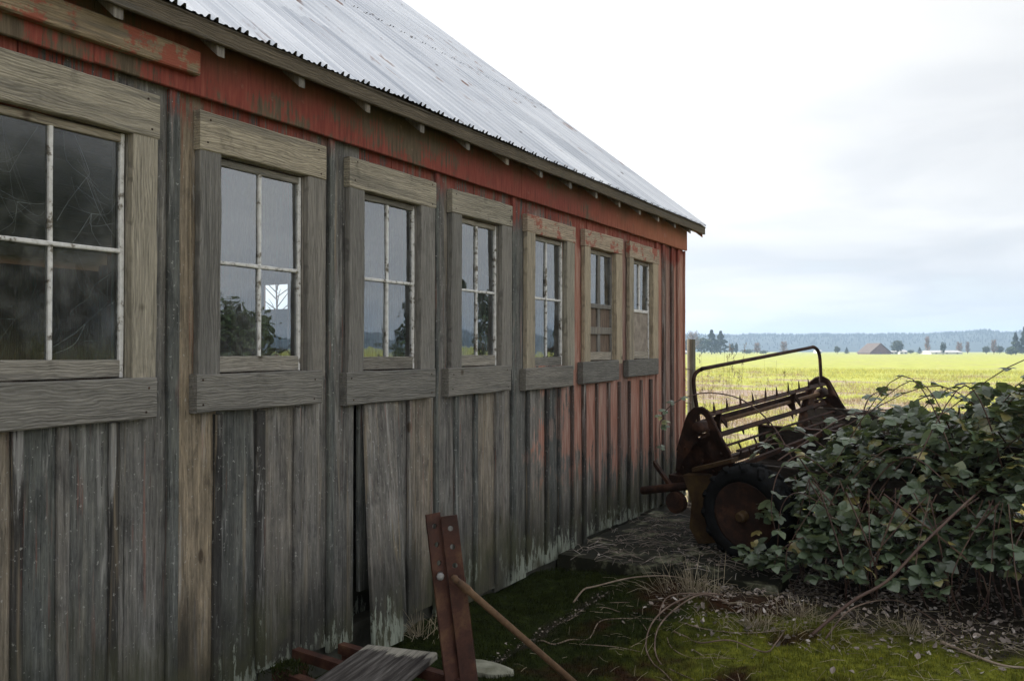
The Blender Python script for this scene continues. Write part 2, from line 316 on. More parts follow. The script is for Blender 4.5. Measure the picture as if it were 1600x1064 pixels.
def roof_material():
    m, g = material('galvanised roofing'); p = g.pos(); x, y, z = g.sep(p)[:3]
    n = g.noise(p, 1.3, 5, 0.6); col = g.ramp(n, [(0.3, (0.60, 0.62, 0.65)), (0.7, (0.76, 0.77, 0.79))])
    sheet = g.noise(g.comb(0, g.math('MULTIPLY', g.math('FLOOR', g.math('DIVIDE', y, 0.68)), 3.7), g.math('MULTIPLY', g.math('FLOOR', g.math('DIVIDE', z, 1.9)), 5.3)), 1.0, 0)
    col = g.mix(1.0, col, g.ramp(sheet, [(0.3, (0.84, 0.85, 0.87)), (0.7, (1.06, 1.06, 1.06))]), 'MULTIPLY')
    stn = g.noise(g.comb(g.math('MULTIPLY', x, 0.5), g.math('MULTIPLY', y, 34), g.math('MULTIPLY', z, 0.5)), 1.0, 3, 0.6); col = g.mix(1.0, col, g.ramp(stn, [(0.35, (0.80, 0.82, 0.85)), (0.6, (1.08, 1.08, 1.08))]), 'MULTIPLY')
    rz = g.noise(g.comb(g.math('MULTIPLY', x, 2.3), g.math('MULTIPLY', y, 30), g.math('MULTIPLY', z, 2.3)), 1.0, 4, 0.6)
    rust = g.math('MULTIPLY', g.sm(rz, 0.60, 0.65), g.sm(g.noise(p, 1.1, 4, 0.6), 0.47, 0.58))
    rust = g.math('MULTIPLY', rust, g.sm(z, 3.2, 4.4, 0.35, 1.0))
    col = g.mix(g.math('MULTIPLY', rust, 0.85), col, (0.26, 0.12, 0.075))
    fr = g.math('FRACT', g.math('DIVIDE', z, 0.47)); fy = g.math('FRACT', g.math('DIVIDE', g.math('ADD', y, 0.02), 0.34))
    nail = g.math('MULTIPLY', g.math('LESS_THAN', fr, 0.035), g.math('LESS_THAN', fy, 0.075)); drip = g.math('MULTIPLY', g.math('MULTIPLY', g.sm(fr, 0.62, 1.0), g.math('LESS_THAN', fy, 0.07)), g.sm(g.noise(p, 1.7, 3), 0.50, 0.62))
    col = g.mix(g.math('MULTIPLY', drip, 0.55), col, (0.30, 0.20, 0.15)); col = g.mix(g.math('MULTIPLY', nail, 0.8), col, (0.07, 0.055, 0.05))
    spot = g.vor(g.comb(g.math('MULTIPLY', x, 0.6), y, g.math('MULTIPLY', z, 0.6)), 5.2); col = g.mix(g.sm(spot, 0.10, 0.05, 0, 0.7), col, (0.10, 0.07, 0.06))
    g.l.new(principled(g, col, g.lin(rust, 0, 1, 0.33, 0.8), g.lin(rust, 0, 1, 0.8, 0.1), g.bump(n, 0.1, 0.01)), g.out.inputs[0]); return m

def rust_material(name, a, b, c, rough=0.8, sc=9.0):
    m, g = material(name); p = g.pos(); n = g.noise(p, sc, 7, 0.68, 0.3); k = g.noise(p, sc*7, 4, 0.6)
    col = g.ramp(n, [(0.3, a), (0.5, b), (0.72, c)]); col = g.mix(g.sm(k, 0.60, 0.72, 0, 0.45), col, tuple(q*0.35 for q in a))
    g.l.new(principled(g, col, rough, 0.15, g.bump(g.math('ADD', n, g.math('MULTIPLY', k, 0.5)), 0.5, 0.004), 0.4), g.out.inputs[0]); return m

def plain(name, stops, sc=8.0, rough=0.85, bump=0.3, dist=0.004, aniso=None, spec=0.3):
    m, g = material(name); p = g.pos(); v = g.vmath('MULTIPLY', p, aniso) if aniso else p
    n = g.noise(v, sc, 6, 0.65, 0.2); g.l.new(principled(g, g.ramp(n, stops), rough, 0, g.bump(n, bump, dist), spec), g.out.inputs[0]); return m

def leafy(name, top, under, rough=0.42, trans=0.25, tcol=(0.25, 0.32, 0.05), spec=0.5, old=None):
    m, g = material(name); r = g.attr('rnd'); back = g.node('ShaderNodeNewGeometry').outputs['Backfacing']; p = g.pos()
    t = g.ramp(r, [(0.0, tuple(c*0.55 for c in top)), (0.5, top), (0.86, tuple(c*1.45 for c in top)), (1.0, old or (top[0]*3.2, top[1]*1.9, top[2]*1.1))])
    t = g.mix(g.sm(g.noise(p, 38, 3, 0.6), 0.5, 0.72, 0, 0.35), t, tuple(c*0.5 for c in top))
    col = g.mix(back, t, under); b1 = principled(g, col, rough, 0, g.bump(g.noise(p, 90, 2), 0.25, 0.003), spec)
    tl = g.node('ShaderNodeBsdfTranslucent'); g.put(tl.inputs['Color'], tcol)
    mx = g.node('ShaderNodeMixShader'); mx.inputs[0].default_value = trans; g.l.new(b1, mx.inputs[1]); g.l.new(tl.outputs[0], mx.inputs[2])
    g.l.new(mx.outputs[0], g.out.inputs[0]); return m

def crop_color(g, p):
    """young winter crop in uneven drills over pinkish-brown bare soil"""
    x, y, z = g.sep(p)[:3]
    q = g.comb(g.math('MULTIPLY', g.math('ADD', x, g.math('MULTIPLY', y, 0.25)), 0.6), y, 0.0)
    pat = g.noise(q, 0.22, 5, 0.66, 0.4); mid = g.noise(q, 0.95, 4, 0.6)
    near = g.sm(y, 11, 90, 0.032, -0.08)
    k = g.math('ADD', g.math('ADD', g.math('MULTIPLY', pat, 0.66), g.math('MULTIPLY', mid, 0.34)), near)
    return k, g.sm(k, 0.535, 0.465)

def field_material(blades=False):
    m, g = material('crop blades' if blades else 'crop field'); p = g.pos(); k, cover = crop_color(g, p)
    soil = g.ramp(g.noise(p, 3.0, 6, 0.7), [(0.3, (0.15, 0.115, 0.09)), (0.6, (0.33, 0.265, 0.22)), (0.8, (0.46, 0.38, 0.32))])
    green = g.ramp(g.noise(p, 0.5, 6, 0.65), [(0.25, (0.20, 0.235, 0.055)), (0.5, (0.32, 0.345, 0.085)), (0.8, (0.42, 0.42, 0.14))])
    if blades:
        r = g.attr('rnd'); green = g.mix(1.0, green, g.ramp(r, [(0, (0.6, 0.62, 0.6)), (0.6, (1, 1, 1)), (1, (1.25, 1.15, 1.0))]), 'MULTIPLY')
        col = g.mix(cover, (0.26, 0.20, 0.13), green); b1 = principled(g, col, 0.6, 0, None, 0.3)
        tl = g.node('ShaderNodeBsdfTranslucent'); g.put(tl.inputs['Color'], g.mix(cover, (0.3, 0.22, 0.12), (0.50, 0.485, 0.13)))
        mx = g.node('ShaderNodeMixShader'); mx.inputs[0].default_value = 0.5; g.l.new(b1, mx.inputs[1]); g.l.new(tl.outputs[0], mx.inputs[2])
        g.l.new(mx.outputs[0], g.out.inputs[0])
    else:
        g.l.new(principled(g, g.mix(cover, soil, green), 0.95, 0, g.bump(g.noise(p, 9, 5, 0.7), 0.5, 0.05), 0.1), g.out.inputs[0])
    return m

def moss_color(g, p):
    x, y, z = g.sep(p)[:3]
    n = g.noise(p, 1.5, 5, 0.62, 0.4); f = g.noise(p, 14, 6, 0.7)
    dark = g.ramp(f, [(0.3, (0.006, 0.009, 0.002)), (0.6, (0.019, 0.027, 0.004)), (0.8, (0.045, 0.056, 0.009))])
    brt = g.ramp(f, [(0.3, (0.040, 0.046, 0.007)), (0.55, (0.145, 0.155, 0.018)), (0.8, (0.26, 0.265, 0.037))])
    brn = g.ramp(f, [(0.3, (0.011, 0.006, 0.003)), (0.6, (0.040, 0.018, 0.008)), (0.8, (0.08, 0.045, 0.02))])
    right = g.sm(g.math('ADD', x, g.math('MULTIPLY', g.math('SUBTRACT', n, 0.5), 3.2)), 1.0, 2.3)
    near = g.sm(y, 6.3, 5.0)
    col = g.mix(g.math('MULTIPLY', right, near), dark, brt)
    bm = g.math('MULTIPLY', g.sm(g.noise(g.vmath('ADD', p, (5, 3, 0)), 1.1, 5, 0.6, 0.5), 0.50, 0.60), g.sm(x, 0.75, 1.1))
    bm = g.math('MULTIPLY', bm, g.sm(x, 2.9, 1.9))
    return g.mix(bm, col, brn), f

def moss_material(blades=False):
    m, g = material('moss sprigs' if blades else 'moss ground'); p = g.pos(); col, f = moss_color(g, p)
    if blades:
        r = g.attr('rnd'); col = g.mix(1.0, col, g.ramp(r, [(0, (0.6, 0.6, 0.6)), (0.6, (1.1, 1.1, 1.1)), (0.9, (1.5, 1.4, 1.2)), (1, (2.1, 1.7, 1.4))]), 'MULTIPLY')
        g.l.new(principled(g, col, 0.8, 0, None, 0.15), g.out.inputs[0]); return m
    x, y, z = g.sep(p)[:3]
    mud = g.ramp(g.noise(p, 9, 6, 0.7), [(0.3, (0.012, 0.010, 0.008)), (0.6, (0.045, 0.036, 0.027)), (0.8, (0.10, 0.08, 0.062))])
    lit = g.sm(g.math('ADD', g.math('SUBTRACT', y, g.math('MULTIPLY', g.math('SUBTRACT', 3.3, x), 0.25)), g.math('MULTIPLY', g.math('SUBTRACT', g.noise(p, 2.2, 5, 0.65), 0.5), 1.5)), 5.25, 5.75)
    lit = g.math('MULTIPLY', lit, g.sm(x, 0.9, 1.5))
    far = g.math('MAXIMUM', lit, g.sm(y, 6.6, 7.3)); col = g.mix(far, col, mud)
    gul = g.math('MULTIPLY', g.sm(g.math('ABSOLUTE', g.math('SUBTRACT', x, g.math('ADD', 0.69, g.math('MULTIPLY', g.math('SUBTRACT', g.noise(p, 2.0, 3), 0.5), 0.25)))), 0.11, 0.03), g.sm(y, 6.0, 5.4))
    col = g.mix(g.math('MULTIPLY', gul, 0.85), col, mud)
    h = g.math('ADD', f, g.math('MULTIPLY', g.noise(p, 60, 3, 0.6), 0.5))
    g.l.new(principled(g, col, 0.95, 0, g.bump(h, 0.9, 0.02), 0.1), g.out.inputs[0]); return m

def plank_material():
    m, g = material('grey loose plank'); p = g.pos(); a, c = gz(573, 1012, .32), gz(496, 1064, .32); d = (c-a).normalized(); s = d.cross(Vector((0, 0, 1)))
    al, ac = g.vmath('DOT_PRODUCT', p, tuple(d)), g.vmath('DOT_PRODUCT', p, tuple(s)); v = g.comb(al, g.math('MULTIPLY', ac, 16), g.math('MULTIPLY', g.sep(p)[2], 16))
    n = g.noise(v, 3.0, 7, 0.68, 0.3); col = g.ramp(n, [(0.3, (0.018, 0.015, 0.014)), (0.48, (0.06, 0.053, 0.049)), (0.62, (0.13, 0.12, 0.112)), (0.75, (0.26, 0.245, 0.23))])
    end = g.math('SUBTRACT', al, float(a.dot(d))); e = g.math('ADD', g.math('MULTIPLY', g.sm(end, 0.20, 0.0), 0.35), g.math('MULTIPLY', g.noise(v, 2.2, 5, 0.7), 0.6))
    col = g.mix(g.sm(e, 0.52, 0.60), col, g.ramp(n, [(0.3, (0.16, 0.15, 0.125)), (0.6, (0.36, 0.34, 0.29))]))
    g.l.new(principled(g, col, 0.9, 0, g.bump(n, 0.9, 0.012), 0.2), g.out.inputs[0]); return m

M = dict(
    siding=siding_material(), frieze=frieze_material(), roof=roof_material(), sash=sash_material(),
    lintel=trim_material('blond weathered lintel', 'Y', (0.36, 0.325, 0.255), 0.45),
    lintel_far=trim_material('sun bleached lintel', 'Y', (0.46, 0.37, 0.275), 0.10, 0.06),
    jamb=trim_material('grey weathered jamb', 'Z', (0.235, 0.222, 0.20), 0.3),
    jamb_blond=trim_material('blond weathered jamb', 'Z', (0.335, 0.305, 0.245), 0.4),
    jamb_far=trim_material('sun bleached jamb', 'Z', (0.40, 0.345, 0.26), 0.12),
    apron=trim_material('grey weathered apron', 'Y', (0.225, 0.212, 0.188), 0.3),
    header=trim_material('red flecked header board', 'Y', (0.30, 0.23, 0.145), 0.3, 0.55),
    fascia=trim_material('brown fascia', 'Y', (0.115, 0.094, 0.066), 0.5),
    rail=trim_material('bare pale sash wood', 'Y', (0.36, 0.33, 0.28), 0.4),
    rafter=trim_material('grey rafter tails', 'Z', (0.22, 0.20, 0.175), 0.4),
    plank=plank_material(),
    board_in=plain('brown blocking boards', [(0.3, (0.07, 0.05, 0.036)), (0.6, (0.17, 0.125, 0.095)), (0.8, (0.26, 0.20, 0.16))], 5, aniso=(1, 9, 1)),
    ply=plain('weathered panel', [(0.3, (0.16, 0.135, 0.11)), (0.6, (0.29, 0.25, 0.21)), (0.8, (0.36, 0.32, 0.27))], 12),
    glass=glass_material('old window glass', 0.22, 0.0), glass_dirty=glass_material('dusty cobwebbed glass', 0.20, 5.0, 1.55, 0.09),
    rust=rust_material('dark rust', (0.010, 0.005, 0.0035), (0.028, 0.012, 0.007), (0.085, 0.036, 0.018)),
    rust_red=rust_material('red oxide steel', (0.026, 0.010, 0.007), (0.058, 0.021, 0.013), (0.12, 0.060, 0.030), 0.7),
    rust_pale=rust_material('rusty pipe', (0.05, 0.027, 0.016), (0.115, 0.066, 0.035), (0.20, 0.125, 0.07)),
    ochre=rust_material('faded yellow paint over rust', (0.022, 0.011, 0.006), (0.058, 0.032, 0.012), (0.11, 0.07, 0.022), 0.7, 5),
    tyre=plain('perished rubber', [(0.3, (0.0065, 0.0065, 0.0065)), (0.7, (0.016, 0.0165, 0.017))], 14, 0.95, 0.3, 0.004, None, 0.08),
    bolt=plain('worn steel', [(0.3, (0.12, 0.115, 0.11)), (0.7, (0.26, 0.25, 0.24))], 30, 0.4),
    oldwood=plain('old dark timber', [(0.3, (0.014, 0.011, 0.009)), (0.6, (0.038, 0.030, 0.023)), (0.8, (0.08, 0.064, 0.05))], 4, aniso=(2, 14, 14)),
    post=plain('lichen grey fence post', [(0.3, (0.055, 0.050, 0.038)), (0.6, (0.15, 0.142, 0.11)), (0.8, (0.24, 0.24, 0.18))], 6, aniso=(8, 8, 1)),
    wire=plain('dull wire', [(0.3, (0.09, 0.08, 0.075)), (0.7, (0.18, 0.17, 0.16))], 20, 0.6),
    bramble=leafy('bramble leaf', (0.076, 0.106, 0.060), (0.18, 0.22, 0.15), 0.32, 0.14, (0.25, 0.32, 0.05), 0.65),
    cane=plain('bramble cane', [(0.3, (0.045, 0.024, 0.020)), (0.55, (0.095, 0.056, 0.042)), (0.8, (0.13, 0.12, 0.07))], 7, 0.55),
    vine=plain('dry vine', [(0.3, (0.10, 0.07, 0.05)), (0.55, (0.24, 0.185, 0.14)), (0.8, (0.36, 0.30, 0.24))], 9),
    vine_red=plain('reddish dry vine', [(0.3, (0.06, 0.04, 0.03)), (0.55, (0.15, 0.105, 0.08)), (0.8, (0.30, 0.235, 0.19))], 9),
    straw=leafy('straw', (0.27, 0.225, 0.155), (0.26, 0.215, 0.15), 0.7, 0.2, (0.40, 0.34, 0.22), 0.2, (0.48, 0.42, 0.31)),
    litter=leafy('fallen leaves', (0.20, 0.165, 0.14), (0.30, 0.265, 0.245), 0.75, 0.04, (0.3, 0.22, 0.14), 0.3, (0.46, 0.42, 0.39)),
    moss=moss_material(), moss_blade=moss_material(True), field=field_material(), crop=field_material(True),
    slab=plain('mossy old concrete', [(0.36, (0.007, 0.008, 0.004)), (0.53, (0.018, 0.018, 0.010)), (0.60, (0.11, 0.112, 0.07)), (0.68, (0.30, 0.30, 0.23))], 3.0, 0.95, 0.6, 0.02),
    stone=plain('pale broken concrete', [(0.3, (0.13, 0.13, 0.09)), (0.6, (0.30, 0.30, 0.24)), (0.8, (0.42, 0.42, 0.36))], 7),
    dirt=plain('barn floor dirt', [(0.3, (0.03, 0.025, 0.02)), (0.7, (0.09, 0.075, 0.06))], 4),
    plinth=plain('mossy foundation', [(0.3, (0.015, 0.017, 0.011)), (0.6, (0.06, 0.058, 0.046)), (0.8, (0.14, 0.14, 0.115))], 5),
    hills=plain('wooded hill', [(0.3, (0.016, 0.026, 0.024)), (0.55, (0.028, 0.042, 0.036)), (0.8, (0.055, 0.065, 0.05))], 0.02, 1.0, 0, 1),
    conifer=leafy('conifer foliage', (0.035, 0.058, 0.034), (0.03, 0.05, 0.03), 0.7, 0.1, (0.05, 0.09, 0.02), 0.2),
    leafgreen=leafy('broadleaf foliage', (0.045, 0.072, 0.032), (0.04, 0.06, 0.03), 0.7, 0.15, (0.08, 0.12, 0.02), 0.2),
    twig=leafy('bare twigs', (0.17, 0.13, 0.10), (0.19, 0.14, 0.10), 0.8, 0.0, (0.1, 0.1, 0.1), 0.2),
    bark=plain('bark', [(0.3, (0.05, 0.04, 0.03)), (0.7, (0.13, 0.105, 0.08))], 3),
    farwall=plain('far red barn boards', [(0.3, (0.11, 0.055, 0.042)), (0.7, (0.19, 0.10, 0.08))], 0.8),
    farwhite=plain('far white walls', [(0.3, (0.55, 0.55, 0.54)), (0.7, (0.75, 0.75, 0.74))], 0.5),
    farbrown=plain('far brown roof', [(0.3, (0.075, 0.058, 0.05)), (0.7, (0.12, 0.095, 0.085))], 0.5, 0.9),
    farroof=plain('far metal roof', [(0.3, (0.34, 0.33, 0.33)), (0.7, (0.55, 0.54, 0.54))], 0.5, 0.5),
    farglass=plain('far dark window', [(0.3, (0.03, 0.035, 0.04)), (0.7, (0.06, 0.065, 0.07))], 1.0, 0.3),
    web=plain('cobweb', [(0.3, (0.22, 0.22, 0.22)), (0.7, (0.32, 0.32, 0.32))], 20),
)
# ------------------------------------------------------------------ ground, slab, field, hills
def grid(name, mat, xs, ys, zf, kind='structure', r=0.5):
    mb = MB(); nx, ny = len(xs), len(ys)
    for yv in ys:
        for xv in xs: mb.v.append((xv, yv, zf(xv, yv)))
    for j in range(ny-1):
        for i in range(nx-1): mb.f.append((j*nx+i, j*nx+i+1, (j+1)*nx+i+1, (j+1)*nx+i))
    mb.r = [r]*len(mb.f); return mb.build(name, mat, None, True, kind=kind)
def lins(a, b, n): return [a+(b-a)*i/(n-1) for i in range(n)]
SLABX, SLABY = 1.75, 6.12
def ground_z(x, y):
    z = 0.035*fbm(x, y, 0.9) + 0.014*fbm(x+9, y, 4.5) + 0.013*fbm(x, y+5, 8)
    z -= 0.05*math.exp(-((x-0.69-0.08*fbm(0, y, 1.3))/0.07)**2)*(1 if y < 5.9 else 0)
    if x < 0.69: z -= 0.02
    if y > 6.5: z += 0.02*min(1, y-6.5)
    if x < 2.2 and y > 6.0: z -= 0.05
    if y > 9.3: z -= 0.10*min(1, (y-9.3)/0.8)
    return z
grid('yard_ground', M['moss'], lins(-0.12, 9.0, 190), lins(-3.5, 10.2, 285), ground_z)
def field_z(x, y): return -0.11 - (0.25 if (-11.3 < x < 9.0 and -3.6 < y < 9.9) else 0) + (0.03*fbm(x, y, 0.25) if abs(x) < 90 and abs(y) < 120 else 0)
fx = sorted(set([-4500, -2500, -1200, -600, -300, -150, -90]+lins(-60, 60, 121)+[90, 150, 300, 600, 1200, 2500, 4500]))
fy = sorted(set([-4500, -2000, -800, -300, -100, -50]+lins(-30, 90, 121)+[120, 180, 260, 400, 560, 800, 1200, 2500, 4500]))
grid('field', M['field'], fx, fy, field_z)
mb = MB()
def slab_piece(x0, x1, y0, y1, z1, tilt=0.0):
    n = 14; rings = []
    for i in range(n+1):
        yv = y0+(y1-y0)*i/n; j0 = 0.02*fbm(x0, yv, 3); j1 = 0.05*fbm(x1, yv, 2.3)
        e = 0.05*fbm(3.1, x0*3, 1) if i == 0 else 0
        rings.append([(x0+j0, yv+e, -0.3), (x1+j1, yv+e, -0.3), (x1+j1, yv+e, z1-0.02), (x1-0.03+j1, yv+e+0.01, z1+tilt), ((x0+x1)/2, yv+e-0.02, z1+0.012*fbm(0, yv, 2)), (x0+0.02+j0, yv+e, z1-tilt), (x0+j0, yv+e, z1-0.02)])
    mb.loft(rings)
slab_piece(-0.02, 0.92, SLABY, 8.3, 0.045); slab_piece(0.94, SLABX, SLABY+0.05, 8.2, 0.03, -0.01)
mb.build('concrete_slab', M['slab'], kind='structure')

def ridge(name, rfun, hfun, a0, a1, n, depth=420):
    mb = MB(); rows = []
    for i in range(n+1):
        a = rad(a0+(a1-a0)*i/n); rr = rfun(a); h = hfun(a)
        rows.append([(math.sin(a)*q, math.cos(a)*q, zz) for q, zz in ((rr, -0.3), (rr+60, h*0.30), (rr+170, h*0.78), (rr+270, h), (rr+depth, h*0.85), (rr+depth+300, -0.3))])
    mb.loft(rows, caps=False, closed=False); return mb.build(name, M['hills'], None, True, kind='structure')
def hill_h(a):
    d = math.degrees(a); h = 31+2.2*fbm(d, 0, 0.21)+1.2*fbm(d, 3, 0.9)
    if -4.5 < d < 0: h += 4.0*math.exp(-((d+0.9)/1.0)**2)
    if d > 0: h += 14*math.exp(-((d-17)/9.0)**2)
    return h
hill_r = lambda a: 1250+60*fbm(math.degrees(a), 7, 0.2)
ridge('hill_ridge', hill_r, hill_h, -75, 80, 200)

# ------------------------------------------------------------------ the barn
Y0, YE = -3.0, 9.25           # near and far gable
PITCHR = 0.8; EX, EZ = 0.20, 3.165; RX = -5.5
def roof_z(x): return EZ+(EX-x)*PITCHR if x > RX else EZ+(EX-RX)*PITCHR-(RX-x)*PITCHR
barn = thing('barn', (0, 0, 0), 'long weathered board and batten barn with peeling red paint and ribbed metal roof', 'barn')
WINS = [(1.44, 2.30, 1.55, 2.18), (2.52, 3.33, 2.64, 3.20), (3.52, 4.33, 3.65, 4.18), (4.52, 5.30, 4.64, 5.16), (5.53, 6.35, 5.66, 6.21), (6.55, 7.38, 6.67, 7.24), (7.56, 8.35, 7.67, 8.20)]
LZ = [2.82, 2.81, 2.80, 2.79, 2.77, 2.78, 2.79]
AP = [(1.30, 2.29, 1.43, 1.605), (2.495, 3.29, 1.44, 1.615), (3.485, 4.315, 1.42, 1.605), (4.46, 5.26, 1.425, 1.61), (5.48, 6.29, 1.42, 1.59), (6.48, 7.26, 1.44, 1.63), (7.49, 8.31, 1.47, 1.635)]
OZ0, OZ1 = 1.60, 2.63
def foot(y): return (0.11 if y < 3.3 else 0.06 if y < 4.3 else 0.0 if y < 6.0 else 0.06)
seams = [Y0]+[Y0+0.25*k for k in range(1, 19)]+[1.73, 1.905, 2.125, 2.40, 2.65, 2.905, 3.155, 3.40, 3.65, 3.94, 4.10, 4.39, 4.61, 4.85, 5.13, 5.37, 5.585, 5.90, 6.125, 6.36, 6.59, 6.855, 7.12, 7.37, 7.62, 7.93, 8.20, 8.37, 8.58, 8.84, 9.06, YE]
mb = MB()
def board(y0, y1, z0, z1, r, warp=True):
    if y1-y0 < 0.006 or z1-z0 < 0.02: return
    n = max(1, int((z1-z0)/0.35)); xo = R.uniform(-0.004, 0.002)
    mb.plank((-0.013+xo, (y0+y1)/2, z0), (-0.013+xo, (y0+y1)/2, z1), (0, (y1-y0)/2-0.0015, 0), (0.013, 0, 0), n, 0.0015, 0.003, r)
special = {2.40: 0.93, 2.65: 0.15, 2.905: 0.62, 2.125: 0.30, 3.40: 0.30, 4.10: 0.8, 3.155: 0.4, 4.39: 0.35, 1.905: 0.2, 1.73: 0.12}
for a, b in zip(seams, seams[1:]):
    r = special.get(a, R.uniform(0.05, 0.85)); z0 = foot(a)+R.uniform(-0.02, 0.03); top = 2.885
    w = next((q for q in WINS if a < q[3] and b > q[2]), None)
    if abs(a-3.40) < 1e-6:                              # board left of the loose plank stops short: a gap shows, kept dark by an added backing plank
        board(a, 3.515, z0, top, r); board(3.515, 3.605, z0, 1.42, r); board(3.515, b, 1.42, top, r); mb.plank((-0.16, 3.68, 0.0), (-0.16, 3.68, 1.6), (0, 0.28, 0), (0.01, 0, 0), 1, 0, 0.003, 0.0); continue
    if w is None: board(a, b, z0, top, r); continue
    o0, o1 = w[2], w[3]; i0, i1 = max(a, o0), min(b, o1)
    if a < o0: board(a, o0, z0, top, r)
    if b > o1: board(o1, b, z0, top, r)
    board(i0, i1, z0 if not (3.6 < a < 3.9) else 0.35, OZ0, r); board(i0, i1, OZ1, top, r)
for s in seams[1:-1]:
    if abs(s-3.65) < 0.01 or abs(s-3.94) < 0.01: continue
    wd = R.choice([0.016, 0.019, 0.022, 0.027]) if s not in (2.40, 5.37, 8.37) else 0.030
    if abs(s-2.40) < .01: wd = 0.028
    r = R.choice([0.0, 0.0, 0.03, 0.06, 0.12, 0.4]); z0 = foot(s)+R.uniform(-0.02, 0.06); sl = R.uniform(-0.008, 0.008)  # low tones darken battens: mould, plus their shade painted into the colour
    w = next((q for q in WINS if q[0]-0.035 < s < q[1]+0.02), None)
    spans = [(z0, 2.868)] if w is None else [(z0, 1.425)]
    for c0, c1 in spans:
        mb.plank((0.0125, s+sl, c0), (0.0125, s, c1), (0, wd, 0), (0.0125, 0, 0), max(1, int((c1-c0)/0.3)), 0.0022, 0.004, r)
        if w is None and R.random() < 0.35: mb.plank((0.0095, s+0.05+sl, c0+0.02), (0.0095, s+0.048, c1), (0, 0.009, 0), (0.0095, 0, 0), 5, 0.002, 0.003, r*0.6)
mb.build('siding_wall', M['siding'], barn)
mb = MB()      # the kicked-out board under the third window
mb.plank((0.125, 3.76, 0.03), (0.018, 3.80, 1.415), (0, 0.135, 0.0), (0.0125, 0, 0.001), 6, 0.003, 0.004, 0.55)
mb.build('loose_board', M['siding'], barn, label='siding board kicked out at its foot under the third window')
mb = MB(); mb.plank((0.085, 3.945, 0.05), (0.014, 3.945, 1.415), (0, 0.034, 0), (0.012, 0, 0.001), 6, 0.003, 0.004, 0.3)
mb.build('loose_batten', M['siding'], barn)
for a, b in ((Y0, 2.0), (2.003, 5.425), (5.428, YE+0.012)):
    mb = MB(); mb.plank((0.036, a, 3.035), (0.036, b, 3.035), (0, 0, 0.167), (0.013, 0, 0), 12, 0.002, 0.004); mb.build('frieze_board', M['frieze'], barn)
mb = MB(); mb.plank((0.073, Y0, 2.99), (0.073, 2.475, 2.995), (0, 0, 0.054), (0.0225, 0, 0), 12, 0.003, 0.006, 0.5)
mb.build('header_board', M['header'], barn, label='thick nailed board with red flecks above the nearest window')
mb = MB(); mb.plank((-0.012, YE+0.011, 0.06), (-0.012, YE+0.011, 2.865), (0.036, 0, 0), (0, 0.011, 0), 8, 0.002, 0.004, 0.7); mb.build('corner_board', M['siding'], barn)
mb = MB(); mb.box(-0.32, -0.035, Y0, YE, -0.4, 0.16); mb.build('foundation', M['plinth'], barn)
mb = MB(); mb.box(-10.9, -0.33, Y0+0.1, YE-0.1, -0.3, 0.02); mb.build('barn_floor', M['dirt'], barn)
# gable and back walls
def gable(y, opening):
    mb = MB(); x = -11.0
    while x < -0.04:
        x1 = min(x+0.25, -0.04); zt = min(roof_z(x), roof_z(x1))-0.06; r = R.random(); op = [o for o in opening if x < o[1] and x1 > o[0]]
        cuts = [(0.05, zt)] if not op else [(0.05, op[0][2]), (op[0][3], zt)]
        for c0, c1 in cuts: mb.plank(((x+x1)/2, y, c0), ((x+x1)/2, y, c1), ((x1-x)/2+0.001, 0, 0), (0, 0.014, 0), 1, 0, 0.002, r)
        x = x1
    mb.build('gable_wall', M['siding'], barn)
gable(YE-0.016, [(-6.75, -6.3, 2.36, 2.74), (-6.2, -6.08, 1.9, 2.2)]); gable(Y0+0.016, [])
mb = MB(); yv = Y0
while yv < YE-0.01: mb.plank((-11.0, yv+0.125, 0.05), (-11.0, yv+0.125, 3.16), (0, 0.126, 0), (0.014, 0, 0), 1, 0, 0.002); yv += 0.25
mb.build('back_wall', M['siding'], barn)
# roof
RY0, RY1 = Y0-0.28, 9.53
prof = []; yv = RY0
while yv < RY1:
    prof += [(yv+o, h) for o, h in ((0, 0), (0.018, 0.0), (0.026, 0.005), (0.038, 0.005), (0.046, 0.0), (0.056, 0.0), (0.064, 0.005), (0.074, 0.005), (0.082, 0.0), (0.090, 0), (0.098, 0.019), (0.108, 0.020), (0.117, 0.0), (0.131, 0.0), (0.141, 0.019), (0.151, 0.020), (0.161, 0.0))]; yv += 0.17
prof = [p for p in prof if p[0] < RY1]+[(RY1, 0.0)]
nx_, nz_ = PITCHR/math.hypot(1, PITCHR), 1/math.hypot(1, PITCHR)
for side in (1, -1):
    mb = MB()
    for x0, x1, lift in ((EX, -1.9, 0.0), (-1.82, RX, 0.007)):
        rows = []
        for k in range(5):
            xx = x0+(x1-x0)*k/4; row = []
            for yy, h in prof:
                h2 = h+lift+0.003*fbm(yy, xx, 0.8)+(0.006*fbm(yy, 2, 2.1) if k == 0 else 0); ex = (0.012*fbm(math.floor(yy/0.68), 3, 0.9) if (k == 0 and lift == 0) else 0)
                px, pz = xx+ex+nx_*h2, EZ+(EX-xx-ex)*PITCHR+nz_*h2
                row.append((px if side == 1 else 2*RX-px, yy, pz))
            rows.append(row)
        mb.loft(rows, caps=False, closed=False)
    mb.build('roof_sheet', M['roof'], barn)
for side in (1, -1):
    sx = lambda v: v if side == 1 else 2*RX-v
    mb = MB(); xs = EX-0.015
    while xs > RX+0.05:                                   # sheathing boards under the metal
        x1 = xs-0.19; zc = EZ+(EX-(xs+x1)/2)*PITCHR-0.030
        dv = Vector((x1-xs, 0, (xs-x1)*PITCHR))*0.5; dv.x *= side
        mb.plank((sx((xs+x1)/2), RY0+0.02, zc), (sx((xs+x1)/2), RY1-0.015, zc), dv*0.99, (nx_*0.011*side, 0, nz_*0.011), 1, 0, 0.002); xs = x1
    mb.build('roof_sheathing', M['fascia'], barn)
